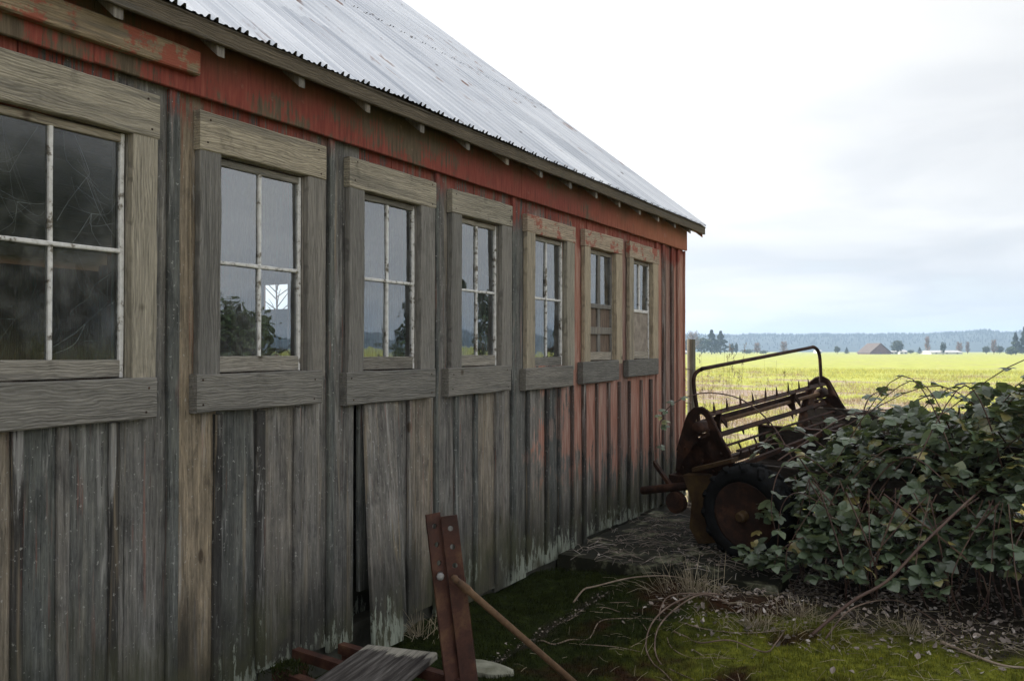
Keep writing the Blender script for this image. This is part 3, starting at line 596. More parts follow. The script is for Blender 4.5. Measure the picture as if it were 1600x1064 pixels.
mb = MB(); mb.plank((0.176, RY0, 3.112), (0.176, RY1-0.03, 3.112), (0, 0, 0.036), (0.011, 0, 0), 24, 0.003, 0.004); mb.build('fascia_board', M['fascia'], barn)
for yy in (RY1-0.045, RY0+0.045):
    for side in (1, -1):
        mb = MB(); sx = lambda v: v if side == 1 else 2*RX-v
        mb.plank((sx(0.155), yy, EZ-0.085+(EX-0.155)*PITCHR-0.02), (sx(RX), yy, EZ-0.105+(EX-RX)*PITCHR), (0, 0, 0.055), (0, 0.016, 0), 8, 0.001, 0.003, 0.6)
        mb.build('barge_board', M['header'], barn)
k = 0; yy = Y0+0.03
for yy in [2.53+0.5*i for i in range(-10, 14)]:
    if yy > 9.2: break
    mb = MB(); mb.plank((0.162, yy, roof_z(0.162)-0.105), (-0.9, yy, roof_z(-0.9)-0.105), (0, 0, 0.060), (0, 0.021, 0), 1, 0, 0.003)
    mb.build('rafter_tail', M['rafter'], barn)
mb = MB(); mb.plank((0.10, 9.26, roof_z(0.10)-0.10), (0.10, 9.50, roof_z(0.10)-0.10), (0, 0, 0.045), (0.022, 0, 0), 1, 0, 0.003); mb.build('lookout', M['header'], barn)
mb = MB(); mb.plank((RX, RY0, roof_z(RX)+0.03), (RX, RY1, roof_z(RX)+0.03), (0.16, 0, 0), (0, 0, 0.012), 1); mb.build('ridge_cap', M['roof'], barn)

# windows: casing legs are the window; lintel, apron, sash and panes hang on it
for i, ((c0, c1, o0, o1), lz, (a0, a1, az0, az1)) in enumerate(zip(WINS, LZ, AP)):
    tl = R.uniform(-0.006, 0.006); lt = 2.632
    mb = MB()
    mb.plank((0.023, (c0+o0)/2-0.004, az1-0.03), (0.023, (c0+o0)/2+0.002, lt), (0, (o0-c0)/2, 0), (0.019, 0, 0), 8, 0.002, 0.004)
    mb.plank((0.023, (c1+o1)/2, az1-0.03), (0.023, (c1+o1)/2+0.002, lt), (0, (c1-o1)/2, 0), (0.019, 0, 0), 8, 0.002, 0.004)
    for yy in (o0-0.010, o1+0.010): mb.box(-0.10, 0.003, yy-0.010, yy+0.010, az1-0.02, lt)
    mb.box(-0.10, 0.003, o0, o1, lt-0.001, lt+0.02)
    w = mb.build('window', M['jamb_far' if i > 4 else 'jamb_blond' if i in (0, 4) else 'jamb'], barn)
    w['label'] = ['nearest window, cut by the left edge, with cobwebbed panes', 'second window from the left with a white light patch in a lower pane', 'window above the loose siding board', 'fourth window with a pale torn bottom rail', 'fifth window at the edge of the faded red', 'window with brown blocking in its lower half', 'farthest window with a grey panel in its lower half'][i]
    mb = MB(); mb.plank((0.025, c0-0.006, (lt+lz)/2), (0.025, c1+R.uniform(-.004, .01), (lt+lz)/2+tl), (0, 0, (lz-lt)/2), (0.022, 0, 0), 8, 0.002, 0.005, R.uniform(0.3, 0.9))
    mb.build('lintel', M['lintel_far' if i > 3 else 'lintel'], w)
    mb = MB(); mb.plank((0.030, a0, (az0+az1)/2+R.uniform(-0.008, 0.0)), (0.030, a1, (az0+az1)/2+0.004), (0, 0, (az1-az0)/2), (0.027, 0, 0), 8, 0.002, 0.006)
    mb.build('apron', M['apron'], w)
    if i < 4:
        for yy, zz, xx in [(y_, z_, x_) for (l0, l1, z0_, z1_, x_) in ((c0, c1, lt+.03, lz-.03, 0.0472), (a0, a1, az0+.035, az1-.035, 0.0572)) for y_ in (l0+.045, l1-.045) for z_ in (z0_, z1_)]:
            mb = MB(); mb.lathe((xx-0.002, yy+R.uniform(-.015, .015), zz+R.uniform(-.012, .012)), (1, 0, 0), [(0.0055, 0), (0.0050, 0.003), (0.0, 0.0035)], 8); mb.build('nail', M['rust'], w)
    # sash
    xs0, xs1 = -0.034, -0.004; sz0, sz1 = az1+0.004, lt-0.006; st = 0.023; mid = (o0+o1)/2; mz = 2.135; br = 0.075
    mb = MB()
    def bar(y0, y1, z0, z1, dx=0.0): mb.plank(((xs0+xs1)/2+dx, (y0+y1)/2, z0), ((xs0+xs1)/2+dx, (y0+y1)/2, z1), (0, (y1-y0)/2, 0), ((xs1-xs0)/2, 0, 0), 5, 0.0012, 0.004)
    def hbar(y0, y1, z0, z1, dx=0.0): mb.plank(((xs0+xs1)/2+dx, y0, (z0+z1)/2), ((xs0+xs1)/2+dx, y1, (z0+z1)/2), (0, 0, (z1-z0)/2), ((xs1-xs0)/2, 0, 0), 5, 0.0012, 0.004)
    bar(o0+0.004, o0+st, sz0, sz1); bar(o1-st, o1-0.004, sz0, sz1)
    
    zlow = sz0+br
    if i == 5:
        bar(mid-0.03, mid+0.03, zlow, sz1-0.034, -0.004); hbar(o0+st, o1-st, mz-0.03, mz+0.01, 0.002)
    elif i == 6:
        bar(mid-0.012, mid+0.012, mz, sz1-0.034, -0.002); hbar(o0+st, o1-st, mz-0.03, mz, 0.002)
    else:
        bar(mid-0.009, mid+0.009, zlow, sz1-0.034, -0.002); hbar(o0+st, o1-st, mz-0.009, mz+0.009, 0.002)
    mb.build('sash', M['jamb'] if i == 5 else M['sash'], w)
    for z0, z1 in ((sz1-0.034, sz1), (sz0, sz0+br)):
        mb = MB(); hbar(o0+st, o1-st, z0, z1, -0.001); mb.build('sash_rail', M['rail'] if (i < 2 or i > 4 or z0 > 2 or i == 3) else M['apron'], w)
    rows = [(mz, sz1-0.03)] + ([] if i >= 5 else [(zlow-0.004, mz)])
    for (z0, z1) in rows:
        for (y0, y1) in ((o0+st-0.006, mid), (mid, o1-st+0.006)):
            mb = MB(); ty, tz = R.uniform(-0.004, 0.004), R.uniform(-0.004, 0.004)
            n = 6; b = 0
            for jz in range(n+1):
                for jy in range(n+1):
                    u, v = jy/n, jz/n
                    mb.v.append((-0.020+ty*(u-0.5)+tz*(v-0.5), y0+(y1-y0)*u, z0+(z1-z0)*v))
            for jz in range(n):
                for jy in range(n): mb.f.append((jz*(n+1)+jy, jz*(n+1)+jy+1, (jz+1)*(n+1)+jy+1, (jz+1)*(n+1)+jy))
            mb.r = [R.random()]*len(mb.f); mb.build('pane', M['glass_dirty' if i == 0 else 'glass'], w, True)
    if i == 5:
        mb = MB()
        for y0, y1 in ((o0+st, mid-0.03), (mid+0.03, o1-st)): mb.box(-0.034, -0.024, y0-0.005, y1+0.005, zlow-0.003, mz-0.02)
        mb.build('blocking_panel', M['board_in'], w)
        mb = MB(); mb.plank((-0.010, o0+0.006, 1.90), (-0.010, o1-0.006, 1.905), (0, 0, 0.032), (0.008, 0, 0), 4, 0.002); mb.build('cross_rail', M['jamb'], w)
    if i == 6:
        mb = MB()
        for y0, y1 in ((o0+st, mid-0.003), (mid+0.003, o1-st)): mb.box(-0.026, -0.014, y0-0.005, y1+0.005, zlow-0.003, mz-0.02)
        mb.build('blocking_panel', M['ply'], w)
    if i == 0:
        mb = MB(); rr = random.Random(3)
        for (cy, cz, w_, h_) in ((1.585, 2.58, .26, -.40), (2.145, 2.58, -.26, -.40), (1.855, 2.16, -.24, .26), (2.145, 2.15, -.2, .3), (1.585, 1.70, .25, .36), (1.885, 1.70, .24, .22), (2.145, 2.11, -.2, -.3)):
            hub = Vector((-0.024, cy+w_*rr.uniform(.45, .7), cz+h_*rr.uniform(.35, .6))); ends = []
            for k in range(5):
                e = Vector((-0.023, cy+w_*rr.uniform(0, 1.0), cz)) if k % 2 else Vector((-0.023, cy, cz+h_*rr.uniform(0, 1.0)))
                if k == 4: e = Vector((-0.023, cy+w_*.95, cz+h_*rr.uniform(.6, 1)))
                sag = Vector((0, rr.gauss(0, .02), -0.05*rr.random())); ends.append(e); mb.tube(spline([hub, hub.lerp(e, .5)+sag, e], 3), rr.choice([0.0004, 0.0006, 0.0010]), 3)
            for k in range(5): a, b = rr.sample(ends, 2); t = rr.uniform(.25, .8); mb.tube([hub.lerp(a, t), (hub.lerp(a, t)+hub.lerp(b, t))/2+Vector((0, 0, -.008)), hub.lerp(b, t)], 0.0004, 3)
        mb.build('cobweb', M['web'], w)
# ------------------------------------------------------------------ rusty spreader behind the brambles
A0, A1 = at(1096, 667, 7.3), at(1284, 614, 8.8)
U = (A1-A0).normalized(); W_ = Vector((U.y, -U.x, 0)).normalized(); N_ = W_.cross(U).normalized(); LEN = (A1-A0).length
def L(a, b, c): return A0+U*a+W_*b+N_*c                      # along the beater, towards the drawbar, up
spr = thing('manure_spreader', (A0.x+0.6, A0.y+0.6, 0), 'rusted manure spreader with spiked beater and pipe hoop, half swallowed by brambles', 'farm machine')
outl = [(-0.31, -0.45), (-0.27, -0.23), (-0.17, 0.02), (-0.125, 0.11), (-0.06, 0.16), (0.02, 0.172), (0.08, 0.14), (0.13, 0.05), (0.20, -0.09), (0.28, -0.21), (0.39, -0.45)]
def cast(th):
    dx, dy = math.cos(th), math.sin(th); best = 1e9
    for (x0, y0), (x1, y1) in zip(outl, outl[1:]+outl[:1]):
        ex, ey = x1-x0, y1-y0; den = dx*ey-dy*ex
        if abs(den) < 1e-9: continue
        t = (x0*ey-y0*ex)/den; s = (x0*dy-y0*dx)/den
        if t > 0 and -1e-6 <= s <= 1+1e-6: best = min(best, t)
    return best
ths = sorted([2*math.pi*k/40 for k in range(40)]+[math.atan2(-0.45, -0.31), math.atan2(-0.45, 0.39)])
for a in (0.0, LEN):
    mb = MB(); ring = [L(a, math.cos(t)*cast(t), math.sin(t)*cast(t)) for t in ths]; hole = [L(a, 0.005+0.072*math.cos(t), -0.005+0.118*math.sin(t)) for t in ths]
    mb.prism(ring, hole, U*0.007)
    # bolts and rolled rim along the arch
    for x, y in ((-0.18, -0.20), (0.19, -0.22), (-0.22, -0.38), (0.28, -0.38), (0.0, -0.30), (0.10, -0.38), (-0.10, -0.38)): mb.lathe(L(a, x, y), -U, [(0.014, 0.006), (0.013, 0.018), (0.0, 0.019)], 6)
    mb.tube([L(a, x, y) for x, y in outl[1:10]], 0.012, 6)
    p = mb.build('end_plate', M['rust'], spr)
    mb = MB(); mb.lathe(L(a-0.05, 0, 0), U, [(0.02, -0.02), (0.052, -0.02), (0.055, 0.0), (0.055, 0.10), (0.035, 0.12), (0.02, 0.12)], 18); mb.build('bearing', M['rust'], p, True)
    for c in (-0.07, 0.0):
        mb = MB(); mb.plank(L(a, -0.085, -0.05+c*0.5), L(a, 0.085, -0.02+c*0.5), N_*0.012, U*0.010, 1); mb.build('bearing_strap', M['rust'], p)
mb = MB()
hp = [(0.02, -0.04, -0.02), (0.02, -0.045, 0.12), (0.02, -0.062, 0.28), (0.02, -0.066, 0.40), (0.04, -0.055, 0.465), (0.11, -0.03, 0.498), (0.25, 0, 0.505), (LEN-0.32, 0, 0.500), (LEN-0.14, 0, 0.500), (LEN-0.05, 0, 0.465), (LEN-0.005, 0.0, 0.39), (LEN, 0.0, 0.22), (LEN, 0.0, 0.03)]
mb.tube(spline([L(*q) for q in hp], 6), 0.018, 10); mb.build('hoop_rail', M['rust'], spr, True)
mb = MB(); mb.tube([L(-0.06, 0, 0), L(LEN+0.06, 0, 0)], 0.019, 10); ax = mb.build('beater_shaft', M['rust_pale'], spr, True)
for ang in (60, -65, 180):
    ca, sa = math.cos(rad(ang)), math.sin(rad(ang)); rr = 0.125; dr = W_*ca+N_*sa; tn = N_*ca-W_*sa
    mb = MB(); mb.plank(L(0.05, 0, 0)+dr*rr, L(LEN-0.06, 0, 0)+dr*rr, tn*0.026, dr*0.006, 10, 0.001); mb.plank(L(0.05, 0, 0)+dr*(rr-0.016)+tn*0.022, L(LEN-0.06, 0, 0)+dr*(rr-0.016)+tn*0.022, dr*0.02, tn*0.004, 10, 0.001)
    b = mb.build('beater_bar', M['rust'], spr)
    for k in range(10 if ang == 60 else 5):
        q = 0.12+k*(LEN-0.22)/(9.3 if ang == 60 else 4.4)+R.uniform(-.01, .01); base = L(q, 0, 0)+dr*rr; lean = (dr*0.9+tn*0.45).normalized() if ang == 60 else dr
        mb = MB(); tp = base+lean*(R.uniform(0.095, 0.115) if ang == 60 else 0.05)+U*R.uniform(-0.03, -0.005)
        mb.loft([[base+U*s*0.016+tn*t*0.006 for s, t in ((-1, -1), (1, -1), (1, 1), (-1, 1))], [base.lerp(tp, 0.5)+U*s*0.010+tn*t*0.005 for s, t in ((-1, -1), (1, -1), (1, 1), (-1, 1))], [tp+U*s*0.002+tn*t*0.002 for s, t in ((-1, -1), (1, -1), (1, 1), (-1, 1))]])
        mb.build('tooth', M['rust'], b)
for q in (0.22, LEN*0.70):
    mb = MB()
    mb.prism([L(q, 0.15*math.cos(rad(t)), 0.15*math.sin(rad(t))) if k % 2 == 0 else L(q, 0.045*math.cos(rad(t)), 0.045*math.sin(rad(t))) for k, t in enumerate((60, 120, 180, 237, 295, 357))], None, U*0.008)
    mb.plank(L(q, 0.03, 0.09), L(q+0.10, 0.05, -0.03), W_*0.008, N_*0.028, 1)
    mb.build('spider_plate', M['rust'], spr)
# box: side boards, floor, front board, sills, cross members
for a, nm in ((0.10, 0), (LEN*0.40, 1), (LEN-0.08, 2)):
    mb = MB(); top = (-0.30, -0.135, -0.14)[nm]; b0 = (0.50, 0.03, -0.12)[nm]
    for c1, c0 in ((top, top-0.15), (top-0.153, top-0.32)): mb.plank(L(a, b0, (c0+c1)/2), L(a, 2.3, (c0+c1)/2-0.02), N_*((c1-c0)/2), U*0.018, 8, 0.003, 0.004)
    mb.build('side_board', M['oldwood'], spr)
    if nm == 1:
        mb = MB(); mb.plank(L(a, b0, top+0.008), L(a, 1.5, top+0.002), U*0.026, N_*0.006, 4, 0.001); mb.build('top_rail', M['rust'], spr)
mb = MB()
for k in range(10): aa = 0.13+k*(LEN-0.26)/9; mb.plank(L(aa, 0.1, -0.45), L(aa, 2.3, -0.47), U*(LEN-0.3)/20, N_*0.014, 4, 0.002)
mb.build('bed_floor', M['oldwood'], spr)
mb = MB(); mb.plank(L(0.1, 2.32, -0.38), L(LEN-0.1, 2.32, -0.38), N_*0.1, W_*0.018, 4, 0.002); mb.build('front_board', M['oldwood'], spr)
for a in (-0.02, LEN+0.02):
    mb = MB(); mb.plank(L(a, -0.35, -0.50), L(a, 2.5, -0.52), N_*0.05, U*0.03, 4, 0.002); mb.build('frame_sill', M['rust'], spr)
for b, c in ((-0.30, -0.48), (0.9, -0.55), (2.1, -0.55)):
    mb = MB(); mb.plank(L(0, b, c), L(LEN, b, c), W_*0.035, N_*0.035, 2); mb.build('cross_member', M['rust'], spr)
# lower rake bars and hanging tines under the beater
for b, c in ((0.17, -0.17), (0.27, -0.21)):
    mb = MB(); mb.plank(L(0.12, b, c), L(LEN-0.1, b, c), W_*0.018, N_*0.007, 6, 0.001); q = mb.build('rake_bar', M['rust'], spr)
    for k in range(7):
        mb = MB(); aa = 0.3+k*0.26; mb.tube(spline([L(aa, b, c), L(aa+0.01, b+0.02, c-0.07), L(aa-0.01, b+0.01, c-0.13)], 3), [0.009]*6+[0.003], 5); mb.build('tine', M['rust'], q)
mb = MB(); mb.plank(L(0.0, 0.30, -0.33), L(1.1, 0.75, -0.12), N_*0.02, W_*0.02, 2); mb.build('brace_bar', M['rust'], spr)
# wheels
def wheel(a, b, c, lab=None):
    ctr = L(a, b, c)
    mb = MB(); mb.lathe(ctr, U, [(0.275, -0.02), (0.262, -0.085), (0.30, -0.105), (0.345, -0.112), (0.378, -0.098), (0.390, -0.05), (0.392, 0.0), (0.390, 0.05), (0.378, 0.098), (0.345, 0.112), (0.30, 0.105), (0.262, 0.085), (0.275, 0.02)], 56, closed=False)
    a_ = U.cross(Vector((0, 0, 1))).normalized(); b_ = U.cross(a_)
    for k in range(15):
        for sd in (-1, 1):
            t0 = 2*math.pi*(k+(0.5 if sd > 0 else 0))/15; pts = []
            for h, dt in ((0.0, 0.0), (0.06, 0.10), (0.108, 0.21)): pts.append((h*sd, t0+dt, 0.394 if h < 0.08 else 0.372))
            for (h0, q0, r0), (h1, q1, r1) in zip(pts, pts[1:]):
                P = [ctr+U*h+(a_*math.cos(q)+b_*math.sin(q))*rr for h, q, rr in ((h0, q0, r0), (h1, q1, r1))]
                rd = (a_*math.cos(q0)+b_*math.sin(q0)); mb.plank(P[0], P[1], rd.cross((P[1]-P[0]).normalized())*0.026, rd*0.017, 1, 0, 0.004)
    wh = mb.build('wheel', M['tyre'], spr, True)
    mb = MB(); mb.lathe(ctr, -U, [(0.258, 0.085), (0.272, 0.093), (0.272, 0.080), (0.248, 0.074), (0.240, 0.040), (0.222, 0.034), (0.214, -0.01), (0.20, -0.02), (0.185, -0.01), (0.175, 0.012), (0.165, 0.014), (0.13, 0.04), (0.095, 0.05), (0.0, 0.05)], 40); mb.build('rim', M['rust'], wh, True)
    mb = MB(); mb.lathe(ctr, -U, [(0.078, 0.05), (0.075, 0.075), (0.045, 0.085), (0.042, 0.15), (0.03, 0.165), (0.0, 0.165)], 20)
    for k in range(6): q = 2*math.pi*k/6; mb.lathe(ctr+(a_*math.cos(q)+b_*math.sin(q))*0.11, -U, [(0.012, 0.045), (0.012, 0.066), (0.0, 0.068)], 6)
    mb.build('hub', M['ochre'], wh)
    return wh
wheel(-0.27, 0.60, 0.40-A0.z+0.035); wheel(LEN+0.27, 0.60, 0.40-A0.z+0.035)
mb = MB(); mb.tube([L(-0.30, 0.60, 0.435-A0.z), L(LEN+0.30, 0.60, 0.435-A0.z)], 0.032, 10); mb.build('axle', M['rust'], spr, True)
# gear case with faded yellow paint, drum, pipe stub and levers at the tail corner
mb = MB(); gc = [(-0.10, -0.40), (0.12, -0.38), (0.30, -0.44), (0.28, -0.70), (0.20, -0.95), (0.02, -0.99), (-0.06, -0.86), (-0.02, -0.62)]
mb.prism([L(-0.14, x, y) for x, y in gc], None, U*0.045); mb.build('gear_case', M['ochre'], spr)
mb = MB(); mb.lathe(L(-0.16, -0.20, -0.66), U, [(0.0, -0.03), (0.095, -0.03), (0.095, 0.03), (0.03, 0.03), (0.03, 0.07), (0.0, 0.07)], 24); mb.build('chain_drum', M['rust'], spr)
mb = MB(); mb.tube([L(-0.10, -0.62, -0.62), L(-0.12, -0.05, -0.50)], 0.038, 12, caps=False); mb.tube([L(-0.10, -0.62, -0.62), L(-0.12, -0.05, -0.50)], 0.030, 12); mb.build('pipe_stub', M['rust'], spr, True)
mb = MB(); mb.plank(L(-0.05, -0.50, -0.36), L(-0.10, -0.26, -0.58), N_*0.025, U*0.02, 1); mb.build('lever_bar', M['rust'], spr)
mb = MB(); mb.plank(L(-0.16, 0.02, -0.34), L(-0.16, 0.42, -0.22), N_*0.018, U*0.05, 4, 0.001); mb.build('fender_strip', M['ochre'], spr)
mb = MB(); mb.plank(L(LEN*0.5-0.1, 2.3, -0.55), L(LEN*0.5, 4.9, -0.72), N_*0.05, U*0.04, 2); mb.build('drawbar', M['rust'], spr)

# ------------------------------------------------------------------ perforated steel upright in the foreground
T = at(676, 802, 3.66); Bq = Vector((at(707, 1064, 3.55).x, at(707, 1064, 3.55).y, 0)); up = (T-at(707, 1064, 3.6)).normalized()
Bq = T-up*(T.z/up.z)-up*0.12
irn = thing('steel_upright', (Bq.x, Bq.y, 0), 'rusty twin-bar steel upright with bolt holes standing before the barn wall', 'steel post')
fr = (CAM-T); fr.z = 0; fr.normalize(); sd = fr.cross(Vector((0, 0, 1))); fr = up.cross(sd).normalized()*-1
if fr.dot(CAM-T) < 0: fr = -fr
sd = up.cross(fr).normalized()
if sd.dot(RGT) < 0: sd = -sd
LN = (T-Bq).length
def holed_bar(c_off, top_off, tilt):
    mb = MB(); nrm = (fr+sd*tilt).normalized(); wv = up.cross(nrm).normalized(); hw = 0.036; b0 = Bq+c_off; ln = LN+top_off; holes = [ln-0.055, ln-0.135, ln-0.215]
    def P(s, t): return b0+up*t+wv*s
    hr = 0.012
    def piece(t0, t1):
        mb.plank(P(0, t0), P(0, t1), wv*hw, nrm*0.006, 1, 0, 0.002, 0.5)
    lo = 0
    for h in sorted(holes):
        piece(lo, h-0.03) if lo == 0 else piece(lo, h-0.03)
        n = 16; ring = []; hole = []
        for k in range(n):
            q = 2*math.pi*k/n+math.pi/4; cx, cy = math.cos(q), math.sin(q); m_ = max(abs(cx), abs(cy))
            ring.append(P(cx/m_*hw, h+cy/m_*0.03)); hole.append(P(cx*hr, h+cy*hr))
        mb.prism(ring, hole, nrm*0.006, 0.5); lo = h+0.03
    piece(lo, ln)
    return mb, nrm, wv
mb, n1_, w1 = holed_bar(-sd*0.0, 0.0, 0.55); mb.build('flat_bar', M['rust_red'], irn)
mb, n2_, w2 = holed_bar(sd*0.070+fr*0.012, -0.018, -0.10)
mb.plank(Bq+sd*0.105-fr*0.02, Bq+sd*0.105-fr*0.02+up*(LN-0.30), fr*0.03, sd*0.005, 1); mb.build('flat_bar', M['rust_red'], irn)
mb = MB(); bp = at(688, 899, 3.58); mb.lathe(bp, fr, [(0.0, -0.03), (0.013, -0.03), (0.013, 0.015), (0.017, 0.015), (0.016, 0.028), (0.0, 0.033)], 10); mb.build('bolt', M['bolt'], irn, True)
mb = MB(); r0 = at(712, 905, 3.56); r1 = gz(965, 1125, 0.0); mb.tube([r0-(r1-r0).normalized()*0.02, r0.lerp(r1, 0.06), r0.lerp(r1, 0.09), r0.lerp(r1, 0.5), r1], [0.012, 0.020, 0.0155, 0.015, 0.015], 10); mb.tube([r0-fr*0.05, r0+fr*0.03], 0.012, 8)
mb.build('brace_rod', M['rust_pale'], irn, True)

# old bed-iron rails lying by the wall, the weathered plank across them
ZR = 0.30
def rail(p0, p1, ext, lab):
    a, b = gz(*p0, ZR), gz(*p1, ZR); b = a+(b-a)*ext; dv = (b-a).normalized(); sw = dv.cross(Vector((0, 0, 1)))
    t = thing('angle_iron', ((a.x+b.x)/2, (a.y+b.y)/2, ZR), lab, 'steel rail', 'rusty angle irons by the wall')
    mb = MB(); mb.plank(a, b, sw*0.022, (0, 0, 0.003), 6, 0.001); mb.build('top_flange', M['rust_red'], t)
    mb = MB(); mb.plank(a-Vector((0, 0, 0.023))+sw*0.0185, b-Vector((0, 0, 0.023))+sw*0.0185, (0, 0, 0.020), sw*0.003, 6, 0.001); mb.build('side_flange', M['rust_red'], t)
    for q in (0.05, 0.93):
        mb = MB(); c = a.lerp(b, q); mb.plank((c.x, c.y, ground_z(max(c.x, 0), c.y)-0.03), (c.x, c.y, ZR-0.044), (0.018, 0, 0), (0, 0.018, 0), 1); mb.build('leg', M['rust_red'], t)
rail((462, 1013), (539, 1037), 3.2, 'rusty angle iron behind the plank, longest visible end nearest the barn wall')
rail((533, 1005), (571, 1016), 4.6, 'rusty angle iron passing under the plank towards the steel upright')
rail((431, 1044), (471, 1058), 3.6, 'rusty angle iron nearest the bottom edge beside the moss clump')
a, b, c = gz(573, 1012, ZR+0.02), gz(683, 1025, ZR+0.02), gz(496, 1064, ZR+0.02)
wv = (b-a)/2; lv = (c-a).normalized()*1.25; m0 = (a+b)/2
mb = MB(); mb.plank(m0, m0+lv, wv, (0, 0, 0.017), 10, 0.002, 0.005, 0.5)
mb.build('weathered_plank', M['plank'], origin=(m0.x, m0.y, m0.z), label='broad grey weathered plank with whitish end lying on rusty angle irons', cat='plank')
mb = MB(); cc = gz(452, 1046, ZR); rr = random.Random(5)
for k in range(420):
    q = Vector((rr.gauss(0, 0.05), rr.gauss(0, 0.045), 0)); h = 0.05*math.exp(-(q.length/0.07)**2); base = cc+q+Vector((0, 0, h-0.02)); tip = base+Vector((rr.gauss(0, .012), rr.gauss(0, .012), rr.uniform(.012, .03))); s = Vector((rr.gauss(0, 1), rr.gauss(0, 1), 0)).normalized()*0.004
    b_ = len(mb.v); mb.v += [tuple(base-s), tuple(base+s), tuple(tip)]; mb.f.append((b_, b_+1, b_+2)); mb.r.append(rr.random())
mb.lathe(cc-Vector((0, 0, 0.05)), (0, 0, 1), [(0.10, 0.0), (0.095, 0.03), (0.06, 0.055), (0.0, 0.07)], 14)
mb.build('moss_clump', M['moss_blade'], origin=cc, label='small yellow-green moss clump growing on the irons by the wall', cat='moss')
mb = MB()
cc = gz(760, 1046, 0.0)
mb.loft([[cc+Vector((math.cos(q)*rx*(1+0.25*math.sin(3*q+1)), math.sin(q)*ry*(1+0.2*math.cos(2*q)), z)) for q in [2*math.pi*k/12 for k in range(12)]] for rx, ry, z in ((0.15, 0.10, -0.05), (0.14, 0.095, 0.012), (0.10, 0.06, 0.03))]); mb.build('concrete_lump', M['stone'], origin=cc, label='pale broken concrete lump in the mossy gully behind the steel upright', cat='stone')

# ------------------------------------------------------------------ fence beyond the barn corner
fp = at(1080, 530, 10); fen = thing('wire_fence', (fp.x, fp.y, -0.1), 'grey wooden fence post with wire mesh beyond the barn corner', 'fence')
mb = MB(); mb.tube([(fp.x+0.01, fp.y, -0.35), (fp.x+0.005, fp.y, 0.6), (fp.x, fp.y, fp.z-0.006), (fp.x, fp.y, fp.z)], [0.055, 0.052, 0.050, 0.045], 12); mb.build('post', M['post'], fen, True)
mb = MB(); mb.tube([(fp.x-2.6, fp.y+0.02, -0.35), (fp.x-2.6, fp.y, 1.8)], 0.05, 12); mb.build('post', M['post'], fen)
for zz in (1.50, 1.10, 0.55): mb = MB(); mb.tube(spline([(fp.x-2.6, fp.y-0.05, zz), (fp.x-1.3, fp.y-0.05, zz-0.02), (fp.x+0.02, fp.y-0.054, zz)], 4), 0.006, 5); mb.build('wire', M['wire'], fen)
mb = MB()
for k in range(14): mb.tube([(fp.x-2.6, fp.y-0.052, 0.02+k*0.08), (fp.x, fp.y-0.056, 0.02+k*0.08)], 0.0013, 3)
for k in range(44): mb.tube([(fp.x-k*0.06, fp.y-0.05, 0.0), (fp.x-k*0.06, fp.y-0.05, 1.1)], 0.0012, 3)
mb.build('mesh', M['wire'], fen)
# ------------------------------------------------------------------ brambles
PR = random.Random(21)
def leaflet(mb, base, d, nrm, ln, wd, r, droop=0.25, fold=0.13):
    d = d.normalized(); s = d.cross(nrm)
    if s.length < 1e-3: return
    s.normalize(); n = s.cross(d)
    def P(t, w): return base+d*(ln*t)+n*(-droop*ln*t*t+fold*abs(w)*wd)+s*(w*wd)
    b = len(mb.v)
    T = ((0.05, .42), (0.24, .90), (0.46, 1.0), (0.68, .74), (0.86, .34)); wob = [1+0.10*math.sin(17.3*r*q+q) for q in range(10)]
    mb.v.append(tuple(P(0, 0)))
    for i, (t, w) in enumerate(T): mb.v += [tuple(P(t+.03, -w*wob[i])), tuple(P(t, 0)), tuple(P(t+.03, w*wob[i+5]))]
    mb.v.append(tuple(P(1, 0)))
    mb.f += [(b, b+2, b+1), (b, b+3, b+2)]
    for i in range(4): q = b+1+3*i; mb.f += [(q, q+1, q+4, q+3), (q+1, q+2, q+5, q+4)]
    mb.f += [(b+13, b+14, b+16), (b+14, b+15, b+16)]; mb.r += [r]*12
def compound(mb, p, d, nrm, sz, rng, stem=None):
    """bramble leaf of three or five leaflets on a short stalk"""
    d = d.normalized(); s = d.cross(nrm).normalized(); n = s.cross(d); tip = p+d*sz*0.55; r = rng.random()**1.3*0.97 if rng.random() < 0.965 else 1.0
    if stem is not None: stem.tube([p, tip], 0.0016, 3)
    leaflet(mb, tip, d-n*0.1, n+s*rng.gauss(0, .12), sz, sz*0.42, min(1, r), rng.uniform(.1, .4))
    k = 2 if rng.random() < 0.55 else 1
    for sg in (-1, 1):
        leaflet(mb, tip-d*0.01, d*0.35+s*sg+n*rng.gauss(0, .08), n-s*sg*-0.12, sz*0.88, sz*0.37, min(1, max(0, r+rng.gauss(0, .05))), rng.uniform(.1, .45))
        if k == 2: leaflet(mb, tip-d*0.012, -d*0.45+s*sg+n*rng.gauss(0, .08), n, sz*0.66, sz*0.31, min(1, max(0, r+rng.gauss(0, .05))), rng.uniform(.1, .4))
HX = [(1.46, 0.50), (1.75, 0.85), (2.0, 1.02), (2.4, 1.22), (2.8, 1.36), (3.3, 1.50), (4.2, 1.62), (6.0, 1.60), (6.8, 1.1), (7.3, 0.4)]
def hx(x): return float(np.interp(x, [q[0] for q in HX], [q[1] for q in HX]))
def front(x): return float(np.interp(x, [1.5, 2.0, 2.6, 3.3, 4.5, 7.3], [6.08, 6.05, 5.98, 5.85, 5.6, 5.8]))
YB = 8.85
def mound(x, y):
    f0 = front(x); t = (y-f0)/(YB-f0)
    if t <= 0 or t >= 1: return 0
    s = min(1, (t/0.42))**0.55 if t < 0.42 else (1-((t-0.42)/0.58)**2.2)
    return hx(x)*s*(1+0.13*fbm(x, y, 1.3))
bush = thing('bramble_bush', (3.6, 7.4, 0), 'big dark green bramble thicket growing over the rusty spreader', 'bramble')
